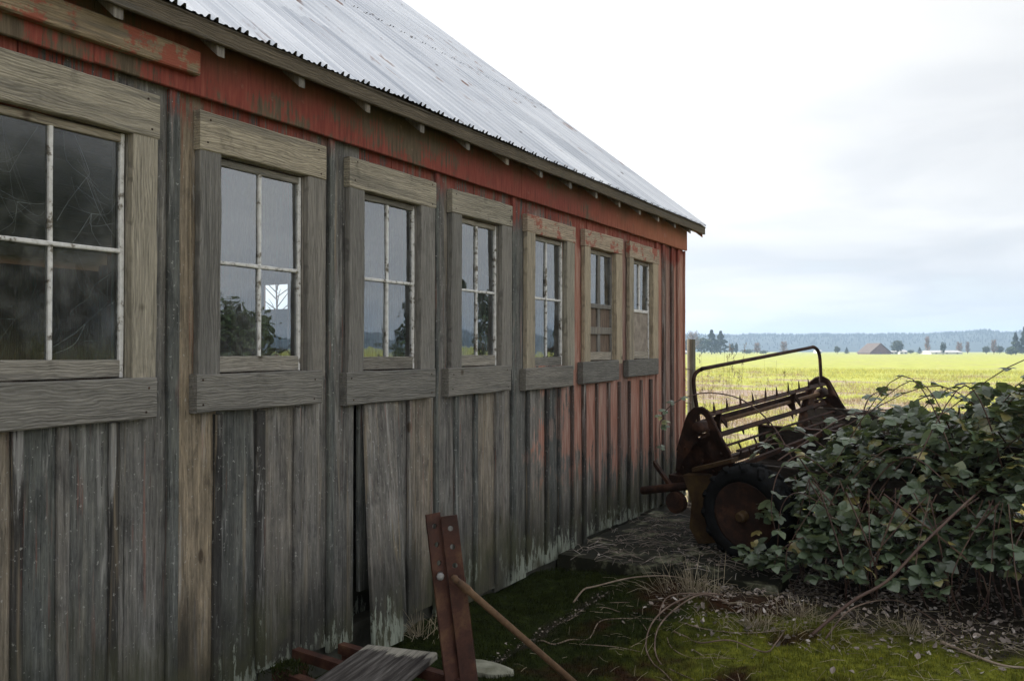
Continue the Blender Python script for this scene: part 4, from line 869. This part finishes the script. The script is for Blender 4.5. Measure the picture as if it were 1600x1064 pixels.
lf = MB(); stm = MB(); cnt = 0
while cnt < 4600:
    x = PR.uniform(1.5, 7.2); y = PR.uniform(front(x)-0.02, YB)
    if x > 4.6 and PR.random() < 0.55: continue
    h = mound(x, y)
    if h < 0.16: continue
    t = (y-front(x)); edge = t < 0.35
    depth = PR.random()**1.7*0.5
    z = h-depth if not edge else PR.uniform(min(h*.8, 0.28+0.28*PR.random()), h)
    if PR.random() < 0.16: z = PR.uniform(0.25, h)
    if z < 0.08: continue
    if mnoise.noise(Vector((x*2.6, y*2.6, z*2.6))) < -0.16: continue
    # keep the tail corner with wheel and beater clear
    if x < 1.62+0.25*max(0, y-7) and y > 6.75: continue
    gx = (mound(x+0.08, y)-mound(x-0.08, y))/0.16; gy = (mound(x, y+0.08)-mound(x, y-0.08))/0.16
    o = Vector((-gx, -gy, 1.0)); 
    if edge: o += Vector((0, -1.2, 0.3))
    o.normalize(); nrm = (o*0.55+Vector((PR.gauss(0, .3), PR.gauss(0, .3), 0.85))).normalized()
    d = (o*0.8+Vector((PR.gauss(0, .7), PR.gauss(0, .7), PR.gauss(-0.15, .3))))
    compound(lf, Vector((x, y, z)), d, nrm, PR.uniform(0.042, 0.092)*(1.25 if PR.random() < .3 else 1), PR, stm if depth < 0.25 else None); cnt += 1
# canes: rooted arcs through the thicket with leaves of their own
def cane(mb, pts, r0, r1, n=6, leaves=None, every=0.11, sz=(0.05, 0.08), rng=PR, k=6):
    sp = spline([Vector(p) for p in pts], n); m_ = len(sp); mb.tube(sp, [r0+(r1-r0)*i/(m_-1)+(0.0012 if i % 4 == 0 else 0) for i in range(m_)], k)
    if leaves is not None:
        acc = 0; side = 1
        for p, q in zip(sp, sp[1:]):
            acc += (q-p).length
            if acc > every*rng.uniform(0.7, 1.3):
                acc = 0; side = -side; t = (q-p).normalized(); s = t.cross(Vector((0, 0, 1)));  s = s.normalized() if s.length > .01 else Vector((1, 0, 0))
                compound(leaves, q, s*side+t*0.5+Vector((0, 0, rng.uniform(-.1, .5))), Vector((rng.gauss(0, .3), rng.gauss(0, .3), 1)).normalized(), rng.uniform(*sz), rng, mb)
    return sp
for k in range(75):
    x = PR.uniform(1.8, 6.6); y = PR.uniform(6.6, 8.4); a = PR.uniform(0, 6.28); ln = PR.uniform(0.7, 1.7); hh = max(0.5, hx(x)*PR.uniform(0.75, 1.12))
    dx, dy = math.cos(a)*ln, math.sin(a)*ln*0.6
    if x+dx < 1.75: dx = abs(dx)
    ya = min(max(y+dy, 6.2), 8.7)
    cane(stm, [(x, y, -0.03), (x+dx*0.15, y+(ya-y)*0.15, hh*0.6), (x+dx*0.5, y+(ya-y)*0.5, hh), (x+dx, ya, hh*PR.uniform(0.35, 0.8))], PR.uniform(.005, .008), 0.003, 6, lf, 0.13)
for k in range(90):                                       # bare stems along the foot
    x = PR.uniform(1.8, 5.5); y = front(x)+PR.uniform(0.15, 0.6); stm.tube(spline([(x, y, -0.03), (x+PR.gauss(0, .08), y-PR.uniform(0, .15), 0.3), (x+PR.gauss(0, .2), y+PR.uniform(-.15, .2), 0.75)], 4), PR.uniform(.003, .006), 5)
stm.build('stems', M['cane'], bush, kind='stuff'); lf.build('foliage', M['bramble'], bush, True)
def big_cane(pts, r0, r1, leaves=True, lab=None):
    mb = MB(); lv = MB(); cane(mb, pts, r0, r1, 7, lv if leaves else None, 0.10); o = mb.build('cane', M['cane'], bush, True)
    if lab: o['label'] = lab
    if leaves: lv.build('leaf_spray', M['bramble'], o, True)
big_cane([gz(1268, 992), at(1330, 940, 5.07), at(1385, 908, 5.08), at(1440, 852, 5.12), at(1506, 789, 5.25), at(1530, 768, 5.7), at(1560, 740, 6.3)], 0.0105, 0.006, False, 'thick bare cane slanting from the leaf litter into the thicket')
big_cane([at(1345, 815, 6.2), at(1380, 760, 6.2), at(1430, 700, 6.4), at(1500, 655, 6.8), at(1560, 630, 7.2)], 0.008, 0.005, True)
big_cane([at(1215, 720, 6.5), at(1260, 690, 6.6), at(1320, 652, 6.8), at(1390, 640, 7.0), at(1450, 650, 7.2)], 0.007, 0.004, True)
big_cane([at(1440, 700, 7.2), at(1420, 640, 7.1), at(1470, 615, 6.9), at(1540, 640, 6.7)], 0.007, 0.004, True)
big_cane([at(1330, 760, 6.6), at(1350, 640, 6.9), at(1372, 612, 7.0), at(1400, 608, 7.0)], 0.006, 0.003, True)
big_cane([at(1560, 660, 7.0), at(1580, 610, 7.0), at(1640, 570, 7.0)], 0.006, 0.003, True)
big_cane([at(1400, 700, 7.0), at(1450, 630, 7.0), at(1490, 604, 7.0), at(1520, 598, 7.0)], 0.006, 0.003, True)
big_cane([at(1280, 760, 6.2), at(1235, 700, 6.2), at(1200, 695, 6.2), at(1175, 715, 6.2)], 0.005, 0.003, True)
big_cane([at(1300, 800, 6.1), at(1250, 770, 6.0), at(1222, 790, 6.0), at(1215, 850, 6.0)], 0.005, 0.003, True)
big_cane([at(1300, 745, 6.15), at(1255, 712, 6.1), at(1218, 735, 6.05), at(1205, 790, 6.0), at(1212, 830, 6.0)], 0.005, 0.003, True)
big_cane([at(1310, 850, 6.0), at(1262, 838, 5.95), at(1222, 858, 5.95), at(1208, 885, 5.95)], 0.005, 0.003, True)
big_cane([at(1290, 700, 6.4), at(1245, 672, 6.5), at(1205, 680, 6.5), at(1185, 705, 6.45)], 0.005, 0.003, True)
big_cane([at(1360, 830, 6.0), at(1300, 850, 5.9), at(1290, 880, 5.8)], 0.005, 0.003, True)
# one arching shoot over the beater, hanging before the wall
sh = thing('bramble_shoot', at(1205, 700, 7.0), 'single arching bramble shoot hanging over the beater beside the wall', 'bramble')
mb = MB(); lv = MB()
sp = cane(mb, [at(1240, 720, 6.7), at(1205, 662, 6.8), at(1160, 625, 6.9), at(1115, 614, 6.95), at(1080, 618, 6.95), at(1050, 632, 6.9), at(1033, 655, 6.9), at(1031, 690, 6.9), at(1042, 720, 6.9)], 0.007, 0.0028, 6)
for px, py, ax_ in ((1062, 622, 1), (1055, 630, -1), (1043, 643, -1), (1036, 652, -1), (1034, 660, 1), (1033, 668, 1), (1040, 700, -1)): compound(lv, at(px, py, 6.9), RGT*ax_+Vector((0, 0, 0.25)), Vector((0.2, -0.4, 0.9)).normalized(), 0.05, PR, mb)
mb.build('cane', M['cane'], sh, True); lv.build('leaf_spray', M['bramble'], sh, True)

# ------------------------------------------------------------------ dry vines, straw, litter on the ground
def vine(px, lab, r0=0.006, mat='vine', z=0.02, arch=()):
    pts = []
    for i, (a, b) in enumerate(px):
        p = gz(a, b, z); p.z = ground_z(max(0, p.x), p.y)+r0*0.8+(arch[i] if i < len(arch) else 0); pts.append(p)
    mb = MB(); sp = spline(pts, 7); mb.tube(sp, [r0*(1-0.45*i/len(sp)) for i in range(len(sp))], 6)
    mb.build('dry_vine', M[mat], None, True, origin=pts[0], label=lab, cat='vine', group='dry vines on the moss')
vine([(825, 985), (846, 995), (866, 1000), (891, 994), (920, 991), (937, 972), (969, 969), (1022, 969), (1075, 976)], 'pale wavy vine starting at the gully and running across the moss', 0.005)
vine([(875, 956), (900, 951), (937, 950), (969, 957), (994, 967), (1012, 985)], 'thin pale vine bending down behind the wavy vine', 0.0035)
vine([(1130, 945), (1091, 945), (1047, 957), (1019, 981), (1009, 1009), (1019, 1030), (1036, 1046), (1058, 1070)], 'outer reddish vine of the looped pair, curling to the bottom edge', 0.0065, 'vine_red', arch=(0.06, 0.08, 0.06, 0.03, 0.01))
vine([(1140, 950), (1100, 949), (1062, 965), (1031, 986), (1023, 1011), (1031, 1030), (1056, 1046), (1084, 1062)], 'inner reddish vine of the looped pair', 0.006, 'vine_red', arch=(0.04, 0.09, 0.08, 0.03, 0.01))
vine([(1120, 941), (1080, 942), (1045, 950), (1032, 962), (1030, 972)], 'short stub curling beside the top of the looped vines', 0.006, 'vine_red', arch=(0.03, 0.07, 0.08, 0.04))
vine([(1053, 990), (1072, 996), (1094, 1005), (1141, 1005), (1194, 1016), (1212, 1006), (1226, 996)], 'reddish vine ending in an upturned tip at right of the loop', 0.006, 'vine_red', arch=(0, 0, 0.01, 0.01, 0.01, 0.03, 0.08))
vine([(896, 930), (912, 919), (930, 915), (987, 908), (1040, 906), (1075, 905)], 'pale stem lying along the foot of the concrete slab', 0.007, 'vine', arch=(0, 0.03, 0.05, 0.04, 0.04, 0.05))
vine([(1042, 996), (1050, 1011), (1078, 1025), (1110, 1029), (1150, 1028)], 'thin runner inside the mossy patch right of the loop', 0.003)
vine([(928, 937), (980, 940), (1030, 944), (1062, 942)], 'thin straight stem behind the looped vines', 0.003)
vine([(1060, 974), (1110, 981), (1170, 984), (1230, 980)], 'grey runner at the edge of the leaf litter', 0.004)
vine([(1190, 880), (1168, 898), (1185, 872), (1230, 862), (1300, 868)], 'bent stem in the shade below the wheel', 0.006, 'vine', arch=(0, 0, 0.12, 0.15, 0.1))
vine([(1290, 990), (1330, 960), (1390, 950), (1440, 962), (1530, 1010)], 'brown stem crossing the leaf litter under the thick cane', 0.006, 'vine_red', arch=(0, 0.05, 0.06, 0.04, 0))
vine([(905, 1003), (960, 1010), (1000, 1016)], 'short grey twig between the wavy vine and the loop', 0.003)
vine([(1085, 1015), (1130, 1040), (1190, 1052)], 'grey twig on the bright moss right of the loop', 0.0035)
vine([(1470, 1000), (1530, 1022), (1570, 1030), (1610, 1034)], 'frayed pale root end at the bottom right corner', 0.011, 'vine')
def tuft(name, c, n, h, spread, lab, mat='straw', lean=0.5, heads=False, w=0.0022):
    mb = MB()
    for k in range(n):
        a = PR.uniform(0, 6.28); q = abs(PR.gauss(0, spread)); b = c+Vector((math.cos(a)*q, math.sin(a)*q, 0)); b.z = c.z-0.015; hh = h*PR.uniform(0.45, 1.1); l = lean*PR.random()
        a += PR.gauss(0, .5); tip = b+Vector((math.cos(a)*hh*l, math.sin(a)*hh*l, hh*math.sqrt(max(0.1, 1-l*l)))); mid = b.lerp(tip, 0.55)+Vector((0, 0, hh*0.10*l))
        if PR.random() < 0.3 and not heads: tip = mid+Vector((math.cos(a), math.sin(a), -0.6))*hh*0.35
        ww = w*PR.uniform(.6, 1.4); mb.tube([b, mid, tip], [ww, ww*0.8, ww*0.35], 3)
        if heads and PR.random() < 0.4:
            for j in range(12): e = tip+Vector((PR.gauss(0, .010), PR.gauss(0, .010), PR.uniform(-.09, .02))); mb.tube([e, e+Vector((PR.gauss(0, .010), PR.gauss(0, .010), 0.024))], [0.004, 0.001], 3)
    mb.build(name, M[mat], None, False, origin=c, label=lab, cat='dry grass')
tuft('dry_grass_tuft', gz(655, 990, 0.03), 46, 0.21, 0.06, 'bent straw tuft against the barn foot behind the steel upright', lean=1.0, w=0.0018)
tuft('dry_grass_tuft', gz(1082, 925, 0.02), 150, 0.24, 0.13, 'bushy straw tuft in front of the concrete slab', lean=1.0, w=0.0019)
tuft('dry_grass_tuft', gz(1180, 975, 0.02), 170, 0.10, 0.16, 'low straw patch at the edge of the fallen leaves', lean=1.1, w=0.0017)
tuft('dry_grass_tuft', gz(1250, 960, 0.02), 150, 0.12, 0.2, 'flattened straw patch below the brambles', lean=1.2, w=0.0017)
tuft('dry_grass_tuft', gz(1420, 985, 0.02), 120, 0.12, 0.25, 'sparse straw among leaf litter at right', lean=1.2, w=0.0017)
tuft('tall_dry_grass', Vector((-0.05, 10.6, -0.1)), 60, 1.75, 0.22, 'tall pale dry grass with seed heads behind the fence post', lean=0.16, heads=True, w=0.0022)
tuft('tall_dry_grass', Vector((0.55, 10.9, -0.1)), 45, 1.60, 0.25, 'tall pale dry grass with seed heads behind the rusty hoop', lean=0.2, heads=True, w=0.0020)
tuft('dry_weed_clump', Vector((0.75, 9.9, -0.1)), 260, 0.85, 0.35, 'rusty brown dead weeds seen through the beater', lean=0.5, w=0.003)
def scatter(name, mat, n, gen, kind='stuff'):
    mb = MB()
    for k in range(n): gen(mb)
    return mb.build(name, M[mat], kind=kind)
def gleaf(mb):
    while True:
        x = PR.uniform(1.0, 5.2); y = PR.uniform(4.6, 7.4); edge = 5.55+(3.3-x)*-0.22
        pr = 1/(1+math.exp(-(y-edge+0.15*PR.gauss(0, 1))*7))
        if fbm(x, y, 2.0) < -0.25: pr *= 0.2
        if x < 1.5: pr *= max(0, (x-1.0)/0.5)
        if PR.random() < max(pr, 0.018): break
    p = Vector((x, y, ground_z(x, y)+PR.uniform(0.004, 0.02))); a = PR.uniform(0, 6.28); sz = PR.uniform(0.018, 0.045)
    leaflet(mb, p, Vector((math.cos(a), math.sin(a), PR.gauss(0, .25))), Vector((PR.gauss(0, .35), PR.gauss(0, .35), 1)).normalized(), sz, sz*PR.uniform(.22, .42), PR.random(), PR.uniform(-.7, .6), PR.uniform(-.4, 1.0))
scatter('leaf_litter', 'litter', 3400, gleaf)
def slabbit(mb):
    x = PR.uniform(0.05, 2.2); y = PR.uniform(6.2, 8.2); z = (0.046 if x < SLABX else ground_z(x, y))+0.004; a = PR.uniform(0, 6.28)
    if PR.random() < 0.45: sz = PR.uniform(.015, .04); leaflet(mb, Vector((x, y, z)), Vector((math.cos(a), math.sin(a), .1)), Vector((PR.gauss(0, .3), PR.gauss(0, .3), 1)), sz, sz*.35, PR.random(), PR.uniform(-.4, .4))
    else: l = PR.uniform(.05, .25); mb.tube([(x, y, z), (x+math.cos(a)*l*.5, y+math.sin(a)*l*.5, z+.02), (x+math.cos(a)*l, y+math.sin(a)*l, z)], 0.002, 3)
scatter('slab_debris', 'litter', 1000, slabbit)
def gully(mb):
    y = PR.uniform(3.3, 5.6); x = 0.69+0.08*fbm(0, y, 1.3)+PR.gauss(0, .03); z = ground_z(x, y)+0.004; a = PR.uniform(0, 6.28); sz = PR.uniform(.006, .02)
    leaflet(mb, Vector((x, y, z)), Vector((math.cos(a), math.sin(a), PR.gauss(0, .3))), Vector((PR.gauss(0, .5), PR.gauss(0, .5), 1)), sz, sz*.5, PR.random(), PR.uniform(-.6, .6))
scatter('gully_debris', 'litter', 420, gully)
def sprig(mb):
    while True:
        x = PR.uniform(0.0, 4.4); y = 3.0+3.6*PR.random()
        if x > 1.2 and y > 5.9: continue
        if y-5.5+(3.3-x)*0.22 > PR.gauss(0.1, .25) and x > 1.2: continue
        if y > 6.05: continue
        if abs(x-0.69) < 0.04: continue
        break
    z = ground_z(x, y); h = PR.uniform(0.006, 0.026)*(1.3 if fbm(x, y, 2.4) > 0 else .8); a = PR.uniform(0, 6.28); s = Vector((math.cos(a), math.sin(a), 0))*PR.uniform(.0015, .003)
    b = len(mb.v); p = Vector((x, y, z-0.003)); mb.v += [tuple(p-s), tuple(p+s), tuple(p+Vector((PR.gauss(0, .006), PR.gauss(0, .006), h)))]; mb.f.append((b, b+1, b+2)); mb.r.append(PR.random())
scatter('moss_sprigs', 'moss_blade', 130000, sprig)
def strawbit(mb):
    x = PR.uniform(0.75, 4.5); y = PR.uniform(3.6, 6.6); a = PR.uniform(0, 6.28); l = PR.uniform(.03, .14)*(1.6 if y > 5.4 else 1); z = ground_z(x, y)+0.008
    if x < 2.0 and y < 5.2 and PR.random() < 0.6: return
    mb.tube([(x, y, z), (x+math.cos(a)*l*.5, y+math.sin(a)*l*.5, z+l*.12), (x+math.cos(a)*l, y+math.sin(a)*l, z+PR.uniform(0, .03))], 0.0012, 3)
scatter('straw_bits', 'straw', 1100, strawbit)
def cropblade(mb):
    t = PR.random()**1.5; y = 10.5+t*75; x = PR.uniform(-0.42*y, 0.12*y+3)
    if x < -0.3 and y < 12: return
    y = round(y/0.16)*0.16+PR.gauss(0, .02)
    bare = fbm(x*0.45+y*0.11, y, 0.16)+0.4*fbm(x*.4, y, 0.9)
    if bare < -0.22 and PR.random() < 0.8: return
    z = field_z(x, y); h = PR.uniform(0.05, 0.13)*(1+y/60); k = 1+y/28
    for j in range(2):
        a = PR.uniform(0, 6.28); s = Vector((math.cos(a), math.sin(a), 0))*0.006*k; p = Vector((x+PR.gauss(0, .03*k), y, z-0.01)); tp = p+Vector((PR.gauss(0, .04*k), PR.gauss(0, .04*k), h)); b = len(mb.v)
        mb.v += [tuple(p-s), tuple(p+s), tuple(tp)]; mb.f.append((b, b+1, b+2)); mb.r.append(PR.random())
scatter('crop', 'crop', 46000, cropblade)

# ------------------------------------------------------------------ far trees, houses, forest on the hill
def far(px, py, d): 
    p = at(px, 551, d); return Vector((p.x, p.y, -0.15))
def crown_faces(mb, c, rx, rz, n, sz, rng, shape='round'):
    for k in range(n):
        t = rng.random()
        if shape == 'cone':
            t = rng.random()**0.75; rad_ = rx*(1-t)*(0.55+0.45*rng.random())*(0.8+0.35*math.sin(t*26+rng.random()))+0.03*rx; z = c.z-rz+2*rz*t; a = rng.uniform(0, 6.28); p = Vector((c.x+math.cos(a)*rad_, c.y+math.sin(a)*rad_, z))
        else:
            v = Vector((rng.gauss(0, 1), rng.gauss(0, 1), rng.gauss(0, 1))).normalized()*(rng.random()**0.4); lump = 0.75+0.35*mnoise.noise(v*2.2+c*0.37); p = c+Vector((v.x*rx*lump, v.y*rx*lump, v.z*rz*lump))
        u = Vector((rng.gauss(0, 1), rng.gauss(0, 1), rng.gauss(0, .6))).normalized()*sz*rng.uniform(.5, 1.1); w = u.orthogonal().normalized()*u.length*0.7
        b = len(mb.v); mb.v += [tuple(p-u), tuple(p+w), tuple(p+u), tuple(p-w)]; mb.f.append((b, b+1, b+2, b+3)); mb.r.append(rng.random()*0.8)
def tree(name, px, top, d, half, kind, lab, cat='tree', group=None):
    b = far(px, 551, d); s = d/1300; h = (551-top)*s; w = half*s; t = thing(name, b, lab, cat, group); mb = MB()
    mb.tube([b, b+Vector((0, 0, h*0.45)), b+Vector((0, 0, h*0.93))], [max(0.12, h*0.022), h*0.016, 0.03], 6)
    mb.build('trunk', M['bark'], t); mb = MB(); c = b+Vector((0, 0, h*0.55))
    if kind == 'cone': crown_faces(mb, b+Vector((0, 0, h*0.53)), w*1.35, h*0.47, 1300, h*0.05, PR, 'cone'); m_ = 'conifer'
    elif kind == 'column': crown_faces(mb, b+Vector((0, 0, h*0.52)), w, h*0.48, 420, h*0.06, PR); m_ = 'conifer'
    elif kind == 'round': crown_faces(mb, b+Vector((0, 0, h*0.54)), w*1.1, h*0.47, 1100, h*0.06, PR); m_ = 'leafgreen'
    elif kind == 'bush': crown_faces(mb, b+Vector((0, 0, h*0.45)), w, h*0.5, 420, h*0.12, PR); m_ = 'leafgreen'
    else:
        m_ = 'twig'
        for k in range(150):
            zz = h*PR.uniform(0.10, 0.85); a = PR.uniform(0, 6.28); q = w*(0.5+0.5*PR.random())*(1-0.55*(zz/h)); p0 = b+Vector((0, 0, zz)); p1 = p0+Vector((math.cos(a)*q*.6, math.sin(a)*q*.6, h*0.10)); p2 = p1+Vector((math.cos(a)*q*.4, math.sin(a)*q*.4, h*.10)); mb.tube([p0, p1, p2], [0.10, 0.07, 0.02], 3)
            for j in range(3): e = p1.lerp(p2, PR.random()); mb.tube([e, e+Vector((PR.gauss(0, q*.25), PR.gauss(0, q*.25), h*.07))], [0.05, 0.015], 3)
    mb.build('crown', M[m_], t)
GT = 'trees along the far edge of the field'
for a in [
    ('bare_tree', 1083, 516, 430, 17, 'bare', 'greyish bare tree at the left end of the far tree line'),
    ('broadleaf_tree', 1074, 526, 450, 16, 'round', 'dim round tree just right of the barn corner'),
    ('conifer', 1112, 513, 430, 14, 'cone', 'tall conifer, left one of the pair beyond the fence post'),
    ('conifer', 1126, 515, 440, 14, 'cone', 'tall conifer, right one of the pair beyond the fence post'),
    ('broadleaf_tree', 1096, 522, 460, 18, 'round', 'dark tree filling in left of the tall conifer pair'),
    ('cypress', 1144, 531, 420, 4, 'column', 'slim small cypress, left of two near the tall conifers'),
    ('cypress', 1150.5, 532, 425, 3.5, 'column', 'slim small cypress, right of two near the tall conifers'),
    ('shrub', 1168, 542, 470, 14, 'bush', 'low far shrub right of the two slim cypresses'),
    ('bare_tree', 1183, 534, 470, 8, 'bare', 'pale bare tree behind the low shrubs right of the cypresses'),
    ('shrub', 1193, 544, 460, 10, 'bush', 'low far shrub under the pale bare tree'),
    ('bare_tree', 1225, 532, 480, 9, 'bare', 'yellowish bare tree alone above the middle of the hoop'),
    ('conifer', 1308, 537, 450, 5, 'round', 'small dark tree left of the far red barn'),
    ('conifer', 1323, 540, 450, 3.5, 'cone', 'smaller pointed tree beside the small dark tree'),
    ('broadleaf_tree', 1402, 527, 440, 11, 'round', 'large round dark tree right behind the far red barn'),
    ('conifer', 1423, 543, 440, 6, 'round', 'low dark tree right of the white farmhouse'),
    ('conifer', 1437, 540, 440, 4, 'cone', 'small pointed tree before the bare poplar'),
    ('bare_poplar', 1449, 524, 470, 6, 'bare', 'tall bare brown poplar left of the long white shed'),
    ('cypress', 1473.5, 529, 360, 5.5, 'column', 'dark upright tree standing in front of the long white shed'),
    ('bare_poplar', 1499, 533, 480, 8, 'bare', 'bare brown poplar behind the long white shed, left of two'),
    ('bare_poplar', 1512, 533, 480, 5, 'bare', 'bare brown poplar behind the long white shed, right of two'),
    ('conifer', 1541, 537, 430, 7, 'round', 'dark tree left of the bare tree near the right edge'),
    ('bare_tree', 1553, 529, 430, 7, 'bare', 'bare brown tree between two dark trees near the right edge'),
    ('conifer', 1562, 536, 430, 7, 'round', 'dark tree right of the bare tree near the right edge'),
    ('conifer', 1587, 517, 380, 9, 'cone', 'tall conifer near the right edge'),
    ('broadleaf_tree', 1580, 537, 370, 12, 'bush', 'spreading dark bush under the tall conifer at right'),
    ('conifer', 1601, 508, 380, 9, 'cone', 'tallest conifer, cut by the right edge')]: tree(*a, group=GT)
def house(name, px0, px1, ytop, yeave, d, roofm, wallm, lab, depth=9, gable_to_us=False):
    a, b = far(px0, 551, d), far(px1, 551, d); s = d/1300; he, ht = (551-yeave)*s, (551-ytop)*s; t = thing(name, (a+b)/2, lab, 'building'); ux = (b-a); bk = Vector((-ux.y, ux.x, 0)).normalized()*depth
    Z = Vector((0, 0, 1)); mb = MB()
    mb.loft([[a, b, b+Z*he, a+Z*he], [a+bk, b+bk, b+bk+Z*he, a+bk+Z*he]]); w_ = mb.build('wall', wallm, t)
    mb = MB(); o = ux.normalized()*0.4
    if gable_to_us:
        m0 = (a+b)/2+Z*ht
        g2 = MB(); g2.loft([[a+Z*he, b+Z*he, m0-Z*0.2], [a+bk+Z*he, b+bk+Z*he, m0+bk-Z*0.2]]); g2.build('gable', wallm, t)
        for e, sg in ((a, -1), (b, 1)): p = e+Z*he+o*sg*1.2-Z*0.4; q = -bk.normalized()*0.5; mb.loft([[p+q, m0+q, m0+q+Z*.25, p+q+Z*.25], [p+bk, m0+bk, m0+bk+Z*.25, p+bk+Z*.25]])
        nw = 1
    else:
        q = -bk.normalized()*0.4; r0, r1 = a+bk*.5+Z*ht, b+bk*.5+Z*ht
        mb.loft([[a-o+q+Z*he, r0-o, a-o+bk-q+Z*he], [b+o+q+Z*he, r1+o, b+o+bk-q+Z*he]])
        nw = max(2, int(ux.length/5))
    mb.build('roof', roofm, t)
    for k in range(nw):
        mb = MB(); c = a.lerp(b, (k+.5)/nw)-bk.normalized()*0.05; mb.loft([[c-ux.normalized()*.5+Z*he*.25, c+ux.normalized()*.5+Z*he*.25, c+ux.normalized()*.5+Z*he*.7, c-ux.normalized()*.5+Z*he*.7], [c-ux.normalized()*.5+Z*he*.25+bk*.003, c+ux.normalized()*.5+Z*he*.25+bk*.003, c+ux.normalized()*.5+Z*he*.7+bk*.003, c-ux.normalized()*.5+Z*he*.7+bk*.003]]); mb.build('door' if gable_to_us else 'window', M['farglass'], t)
house('far_barn', 1360, 1392, 534, 548, 430, M['farbrown'], M['farwall'], 'far reddish brown gabled barn across the field', 16, True)
house('farmhouse', 1391, 1403, 545.5, 547.5, 440, M['farroof'], M['farwhite'], 'small white lean-to house right beside the far red barn', 7)
house('farmhouse', 1406, 1418, 544.5, 547.5, 460, M['farroof'], M['farwhite'], 'white farmhouse between the round tree and the low dark tree', 7)
house('long_shed', 1455, 1504, 545, 548, 440, M['farroof'], M['farwhite'], 'long low white shed behind the dark upright tree', 12)
house('white_shed', 1055, 1074, 545, 548, 430, M['farroof'], M['farwhite'], 'white shed behind the fence post at the barn corner', 9)
house('far_cottage', 1276, 1284, 545.5, 547.5, 600, M['farroof'], M['farwhite'], 'tiny white cottage between the hoop and the small dark trees', 6)
HR = random.Random(9)
mb = MB()
for k in range(5200):
    a = rad(HR.uniform(-45, 60)) if k % 3 else rad(HR.uniform(-22, 4)); t = HR.random()**0.5; rr = hill_r(a)+20+250*t; h = hill_h(a); q = (rr-hill_r(a))
    z = float(np.interp(q, [0, 60, 170, 270], [-0.3, h*.30, h*.78, h])); th = HR.uniform(3.0, 6.0)*(0.75 if t > .9 else 1); rw = th*0.27
    c = Vector((math.sin(a)*rr, math.cos(a)*rr, z-0.6)); b = len(mb.v)
    for j in range(5): mb.v.append((c.x+rw*math.cos(j*1.257), c.y+rw*math.sin(j*1.257), c.z))
    mb.v.append((c.x, c.y, c.z+th)); r_ = HR.random()
    for j in range(5): mb.f.append((b+j, b+(j+1) % 5, b+5)); mb.r.append(r_)
mb.build('hillside_forest', M['hills'], kind='stuff')
# two wooded clumps out to the east: the old panes mirror them
for k, (x, y, h, w) in enumerate(((27, 62, 5.0, 2.2), (36, 62, 7.5, 2.4), (22, 72, 4.2, 2.0), (46, 66, 7, 2.6), (17, 78, 4.0, 2.0))):
    t = thing('field_tree', (x, y, -0.1), ['squat dark tree mirrored in the panes, out in the field', 'tallest dark tree mirrored in the panes', 'smaller dark tree mirrored beside the squat one', 'broad dark tree mirrored at the edge of the panes', 'lowest dark tree mirrored in the panes'][k], 'tree'); mb = MB()
    mb.tube([(x, y, -0.2), (x, y, h*.8)], [0.25, 0.06], 8); mb.build('trunk', M['bark'], t); mb = MB(); crown_faces(mb, Vector((x, y, h*.53)), w, h*.49, 3000, 0.17, HR, 'cone'); mb.build('crown', M['leafgreen'], t)

for x, y, h, w, nm in ((18.5, 12.0, 8.5, 4.6, 'spreading dark tree mirrored in the nearest window'), (15.0, 7.5, 7.0, 3.6, 'dark tree mirrored at the left of the nearest window'), (17.2, 17.2, 3.9, 2.6, 'rounded dark bush mirrored low in the second window')):
    t = thing('yard_tree', (x, y, -0.1), nm, 'tree'); mb = MB()
    mb.tube([(x, y, -0.4), (x, y, h*.5), (x+.2, y, h*.85)], [0.22, 0.14, 0.04], 8)
    for k in range(7): a = k*0.9; mb.tube([(x, y, h*(.25+.06*k)), (x+math.cos(a)*w*.4, y+math.sin(a)*w*.4, h*(.38+.06*k)), (x+math.cos(a)*w*.7, y+math.sin(a)*w*.7, h*(.45+.06*k))], [0.08, 0.05, 0.02], 6)
    mb.build('trunk', M['bark'], t); mb = MB(); crown_faces(mb, Vector((x, y, h*.52)), w, h*.48, 9500, 0.13, HR); mb.build('crown', M['leafgreen'], t)

t = thing('bare_sapling', (-9.6, 12.2, -0.1), 'bare twiggy sapling seen through the barn and its far opening', 'tree'); mb = MB()
mb.tube([(-9.6, 12.2, -0.4), (-9.55, 12.2, 1.9), (-9.65, 12.2, 3.7)], [0.035, 0.025, 0.008], 6)
for k in range(26):
    zz = 1.7+k*0.07; a = k*2.4; mb.tube([(-9.58, 12.2, zz), (-9.58+0.35*math.cos(a), 12.2+0.3*math.sin(a), zz+.25), (-9.58+0.55*math.cos(a), 12.2+0.5*math.sin(a), zz+.35)], [0.012, 0.008, 0.003], 4)
mb.build('trunk', M['bark'], t)

# ------------------------------------------------------------------ haze: thin even air round the whole place
mb = MB(); mb.v = [(sx*4200, sy*4200, z) for z in (-1.6, 62.0) for sx, sy in ((-1, -1), (1, -1), (1, 1), (-1, 1))]
mb.f = [(3, 2, 1, 0), (4, 5, 6, 7), (0, 1, 5, 4), (1, 2, 6, 5), (2, 3, 7, 6), (3, 0, 4, 7)]; mb.r = [0]*6
hm, g = material('haze air'); pv = g.node('ShaderNodeVolumePrincipled'); pv.inputs['Color'].default_value = (0.54, 0.74, 1.0, 1); pv.inputs['Density'].default_value = 0.00046; pv.inputs['Anisotropy'].default_value = 0.1
g.l.new(pv.outputs[0], g.out.inputs['Volume']); mb.build('haze', hm, kind='stuff')
